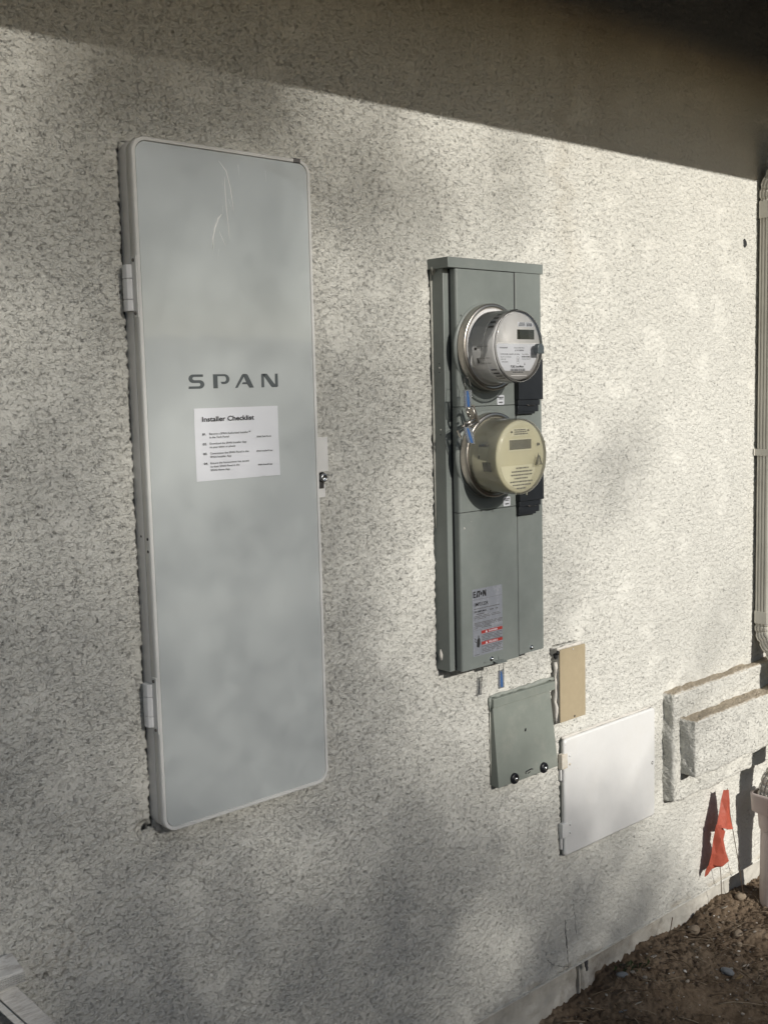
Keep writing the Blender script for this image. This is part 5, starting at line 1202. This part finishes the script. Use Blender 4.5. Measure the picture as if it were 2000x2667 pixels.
board((0.647, -.914), (1.138, -1.618), .029, .030, .050)
board((0.625, -.920), (1.112, -1.618), .010, .034, .062, 'edge_batten')
board((0.56, -.95), (1.02, -1.618), .030, .010, .028)
board((0.40, -.985), (0.72, -1.045), .016, .064, .080, 'cross_bar')
board((0.40, -1.05), (0.40, -1.62), .05, .02, .05, 'leg'); board((0.15, -.93), (0.15, -1.62), .05, .02, .05, 'leg')
mb = MB(); mb.box(-.2, .66, .003, .006, -1.62, -.95); part('dark_backing', mb, 'tar', wf)  # black sheet added to fill the dark gap behind the boards

# ------------------------------------------------------------------ yard behind the photographer: fence and shade tree
fence = thing('board_fence', 'tall brown wooden board fence across the yard facing the house wall', 'fence', (2, 5.6, -1.62))
r = random.Random(2); fb = None; x = -9.0; nb = 0
while x < 20:
    w = .14; h = 2.05 + r.uniform(-.015, .015)
    mb = MB(); mb.box(x, x + w, 5.6, 5.62, -1.62, -1.62 + h, .002); o = part('fence_board', mb, 'wood_fence', fence); x += w + .006; nb += 1
for z in (-1.3, -.1):
    mb = MB(); mb.box(-9, 20, 5.565, 5.6, z, z + .09); part('fence_rail', mb, 'wood_fence', fence)
RB = [(0.79,0.54,0.6),(0.79,0.49,0.8),(0.79,0.4,0.5),(0.88,0.57,0.12),(0.88,0.52,0.25),(0.87,0.43,0.22),(0.96,0.57,0.07),(1.01,0.55,0.07),(1.1,0.57,0.07),(1.14,0.55,0.08),(1.25,0.58,0.1),(1.32,0.57,0.25),(1.37,0.57,0.5),(0.96,0.5,0.12),(1.08,0.5,0.15),(1.24,0.53,0.2),(0.77,0.3,0.3),(0.87,0.31,0.28),(0.76,0.12,0.55),(0.86,0.12,0.3),(0.75,-0.03,0.4),(0.84,-0.07,0.3),(0.79,-0.26,0.3),(0.87,-0.26,0.35),(0.78,-0.48,0.25),(0.86,-0.5,0.25),(0.76,-0.72,0.2),(0.89,-0.76,0.2),(0.71,-0.86,0.32),(0.83,-0.95,0.2),(1.0,0.45,0.22),(1.14,0.47,0.22),(1.3,0.49,0.3),(1.43,0.56,0.75),(1.5,0.58,0.8),(1.45,0.49,0.55),(1.4,0.4,0.35),(1.56,0.5,0.35),(1.56,0.41,0.35),(1.65,0.56,0.9),(1.69,0.49,0.75),(1.76,0.41,0.55),(1.79,0.53,0.9),(1.65,0.37,0.55),(1.91,0.47,0.55),(1.93,0.55,0.7),(1.97,0.43,0.6),(1.86,0.36,0.75),(1.72,0.31,0.6),(2.1,0.52,0.95),(2.1,0.41,0.85),(2.02,0.33,0.95),(2.28,0.48,0.85),(2.25,0.56,0.9),(2.48,0.45,1.0),(2.69,0.5,1.0),(2.93,0.49,1.0),(2.28,0.26,1.0),(2.1,0.25,1.0),(1.42,0.26,0.7),(1.44,0.18,0.8),(1.54,0.23,0.5),(1.62,0.23,0.75),(1.62,0.14,0.85),(1.54,0.09,0.45),(1.41,0.06,0.4),(1.48,-0.01,0.35),(1.61,-0.01,0.6),(1.41,-0.1,0.4),(1.5,-0.15,0.35),(1.59,-0.11,0.5),(1.63,-0.21,0.75),(1.63,-0.3,0.85),(1.54,-0.29,0.5),(1.4,-0.23,0.45),(1.4,-0.37,0.4),(1.52,-0.42,0.5),(1.62,-0.45,0.8),(1.59,-0.55,0.7),(1.46,-0.53,0.4),(1.39,-0.61,0.33),(1.55,-0.66,0.45),(1.69,-0.69,0.65),(1.64,-0.77,0.6),(1.55,-0.74,0.42),(1.09,0.36,0.38),(1.24,0.38,0.38),(1.08,0.2,0.38),(1.28,0.21,0.38),(1.07,0.04,0.4),(1.02,-0.12,0.65),(1.08,-0.08,0.55),(1.06,-0.2,0.5),(1.21,-0.13,0.38),(1.21,-0.3,0.36),(1.32,-0.14,0.36),(1.05,-0.37,0.38),(1.2,-0.48,0.36),(1.09,-0.59,0.38),(1.24,-0.67,0.35),(1.31,-0.41,0.34),(1.17,0.13,0.38),(1.13,-0.34,0.4),(1.18,0.29,0.38),(1.27,-0.54,0.35),(1.16,-0.7,0.36),(1.78,0.22,0.75),(1.78,0.04,0.6),(1.78,-0.17,0.6),(1.85,0.04,0.6),(1.94,0.22,0.8),(1.98,0.04,0.8),(1.85,-0.38,0.6),(1.84,-0.59,0.5),(1.97,-0.45,0.7),(1.97,-0.62,0.6),(2.12,0.15,1.0),(2.11,-0.07,0.95),(2.28,-0.08,0.95),(2.32,-0.2,0.6),(2.34,-0.27,0.6),(2.2,-0.28,0.8),(2.13,-0.33,0.75),(2.09,-0.47,0.65),(2.09,-0.52,0.75),(2.24,-0.43,0.95),(2.48,-0.33,1.0),(2.7,-0.09,1.0),(2.7,-0.61,1.0),(2.94,-0.1,1.0),(2.95,-0.65,1.0),(2.48,-0.64,1.0),(2.28,-0.61,1.0),(2.16,-0.65,0.9),(1.92,-0.7,0.85),(1.76,-0.67,0.75),(2.02,-0.72,0.95),(1.84,-0.77,0.8),(1.95,-0.84,0.75),(2.09,-0.87,0.95),(1.76,-0.79,0.6),(1.76,-0.9,0.35),(1.91,-0.94,0.45),(2.05,-0.96,0.7),(2.05,-1.1,0.35),(2.2,-0.9,1.0),(2.37,-0.94,0.95),(2.27,-1.04,0.7),(2.25,-1.11,0.42),(2.35,-1.19,0.75),(2.48,-1.09,1.0),(2.59,-1.26,0.95),(2.71,-1.02,1.0),(2.96,-1.22,1.0),(2.97,-1.51,1.0),(2.83,-1.4,0.95),(2.71,-1.22,1.0),(2.18,-1.23,0.35),(2.08,-1.23,0.25),(2.37,-1.26,0.55),(2.37,-1.32,0.35),(2.52,-1.34,0.45),(2.66,-1.42,0.6),(2.48,-1.42,0.3),(2.71,-1.57,0.5),(2.84,-1.54,0.75),(2.97,-1.66,0.75),(2.59,-1.6,0.3),(2.27,-1.42,0.25),(2.08,-1.35,0.22),(1.91,-1.17,0.22),(2.17,-1.51,0.22),(1.91,-1.29,0.35),(1.85,-1.32,0.5),(1.81,-1.42,0.25),(2.48,-1.69,0.22),(2.84,-1.79,0.4),(3.08,-1.86,0.5),(1.48,-0.83,0.25),(1.61,-0.92,0.22),(1.35,-0.84,0.25),(1.26,-0.89,0.4),(1.19,-0.9,0.38),(1.32,-0.98,0.25),(1.12,-0.92,0.22),(1.02,-0.88,0.2),(1.07,-1.03,0.16),(1.23,-1.09,0.16),(1.41,-1.01,0.2),(1.61,-1.07,0.18),(1.47,-1.18,0.14),(1.67,-1.26,0.16),(1.34,-1.26,0.14),(1.11,-1.17,0.12),(0.92,-1.09,0.12),(1.6,-1.37,0.14),(0.75,-1.02,0.15)]
rbx = np.array([p[0] for p in RB]); rbz = np.array([p[1] for p in RB]); rbt = np.array([p[2] for p in RB])
def sunlit(x, z):
    """share of sun reaching the wall at x, z through the crown"""
    w = np.exp(-(((x[:, None] - rbx) ** 2 + (z[:, None] - rbz) ** 2) / (2 * 0.068 ** 2))) + 1e-6 * np.exp(-(((x[:, None] - rbx) ** 2 + (z[:, None] - rbz) ** 2) / (2 * 0.35 ** 2)))
    return (w * rbt).sum(1) / (w.sum(1) + 1e-300)
tree = thing('shade_tree', 'broad shade tree with fine leaves standing across the yard in the low sun', 'tree', (1.2, 14.5, -1.62))
cw = 0.04; gx_, gz_ = np.meshgrid(np.arange(-0.9, 3.4, cw), np.arange(-2.4, 1.9, cw)); gx_ = gx_.ravel(); gz_ = gz_.ravel()
ux, uz = gx_ + cw / 2, gz_ + cw / 2
t0 = sunlit(ux, uz); low = smooth01((0.30 - uz) / 0.25) + smooth01((ux - 1.5) / 0.3); T_ = np.clip(t0 * 0.94 + 0.03 + 0.11 * np.clip(low, 0, 1), 0.08, 1.0)
T_ = np.where(ux < 0.5, 0.3, T_); T_ = np.where(uz > 1.1, 0.3, T_)
lam = -np.log(T_) / 2.2 * 21600 * cw * cw                     # leaves wanted per cell of crown, spread evenly so the shade is soft
cnt = np.floor(lam + rng.random(len(lam))).astype(int)
ux = np.repeat(gx_, cnt) + rng.random(cnt.sum()) * cw; uz = np.repeat(gz_, cnt) + rng.random(cnt.sum()) * cw
dist = rng.uniform(13.0, 17.0, len(ux))
S_ = np.array([to_sun.x, to_sun.y, to_sun.z])
ctr = np.stack([ux, np.zeros_like(ux), uz + Z0], -1) + S_ * dist[:, None]
def leaves(ctr, size, name, parent):
    n = len(ctr); a = rng.normal(size=(n, 3)); a /= np.linalg.norm(a, axis=1, keepdims=True)
    b = rng.normal(size=(n, 3)); b -= (b * a).sum(1, keepdims=True) * a; b /= np.linalg.norm(b, axis=1, keepdims=True)
    L = size * rng.uniform(.7, 1.3, (n, 1)); Wd = L * .45; up_ = np.cross(a, b) * L * .12
    v = np.stack([ctr - a * L, ctr + b * Wd - up_, ctr + a * L, ctr - b * Wd - up_], 1).reshape(-1, 3)
    off = np.array(root_loc(parent)); v = v - off
    me = bpy.data.meshes.new(name); me.from_pydata(v.tolist(), [], [(4 * i, 4 * i + 1, 4 * i + 2, 4 * i + 3) for i in range(n)]); me.materials.append(M['leaf'])
    return link_mesh(name, me, parent)
LEAF_N = len(ctr)
leaves(ctr, 0.0176, 'crown', tree)
mb = MB()
mb.tube([(1.2, 14.5, -1.75), (1.25, 14.5, -.6), (1.1, 14.4, 1.2), (1.2, 14.4, 2.8), (1.15, 14.4, 4.6)], .16, 12, [.22, .17, .14, .11, .07]); part('trunk', mb, 'bark', tree)
r = random.Random(8)
for k in range(14):
    z = 3.4 + k * .09; a = r.uniform(0, 6.28); L = r.uniform(.9, 1.9)
    p0 = (1.15, 14.4, z); p1 = (1.15 + math.cos(a) * L * .5, 14.4 + math.sin(a) * L * .3, z + L * .35); p2 = (1.15 + math.cos(a) * L, 14.4 + math.sin(a) * L * .5, z + L * .85)
    mb = MB(); mb.tube([p0, p1, p2], .04, 7, [.045, .018, .005]); part('limb', mb, 'bark', tree)
# a few unshaped bare trees farther off, seen only as reflections in the glass door
for i, (x, d) in enumerate(((9.5, 9.0), (13.5, 10.5), (6.8, 11.5))):
    t = thing('bare_tree', ('bare-branched tree beyond the fence, nearest of three', 'bare-branched tree beyond the fence, farthest right', 'bare-branched tree beyond the fence, left of the others')[i], 'tree', (x, d, -1.62), 'bare trees beyond the fence')
    mb = MB(); mb.tube([(x, d, -1.7), (x + .1, d, 0), (x, d, 1.8)], .15, 10, [.2, .15, .1]); part('trunk', mb, 'bark', t)
    mb = MB()
    def grow(p, dr, L, rad, lv):
        q = p + dr * L; mid = (p + q) / 2 + Vector((r.gauss(0, .05), r.gauss(0, .05), 0)) * L
        mb.tube([tuple(p), tuple(mid), tuple(q)], rad, 5, .6)
        if lv: 
            for _ in range(3): 
                nd = (dr + Vector((r.gauss(0, .45), r.gauss(0, .45), r.gauss(.12, .3)))).normalized(); grow(q, nd, L * .72, rad * .6, lv - 1)
    for _ in range(4): grow(Vector((x, d, 1.7)), Vector((r.gauss(0, .6), r.gauss(0, .6), 1)).normalized(), 1.3, .06, 5)
    part('branches', mb, 'bark', t)
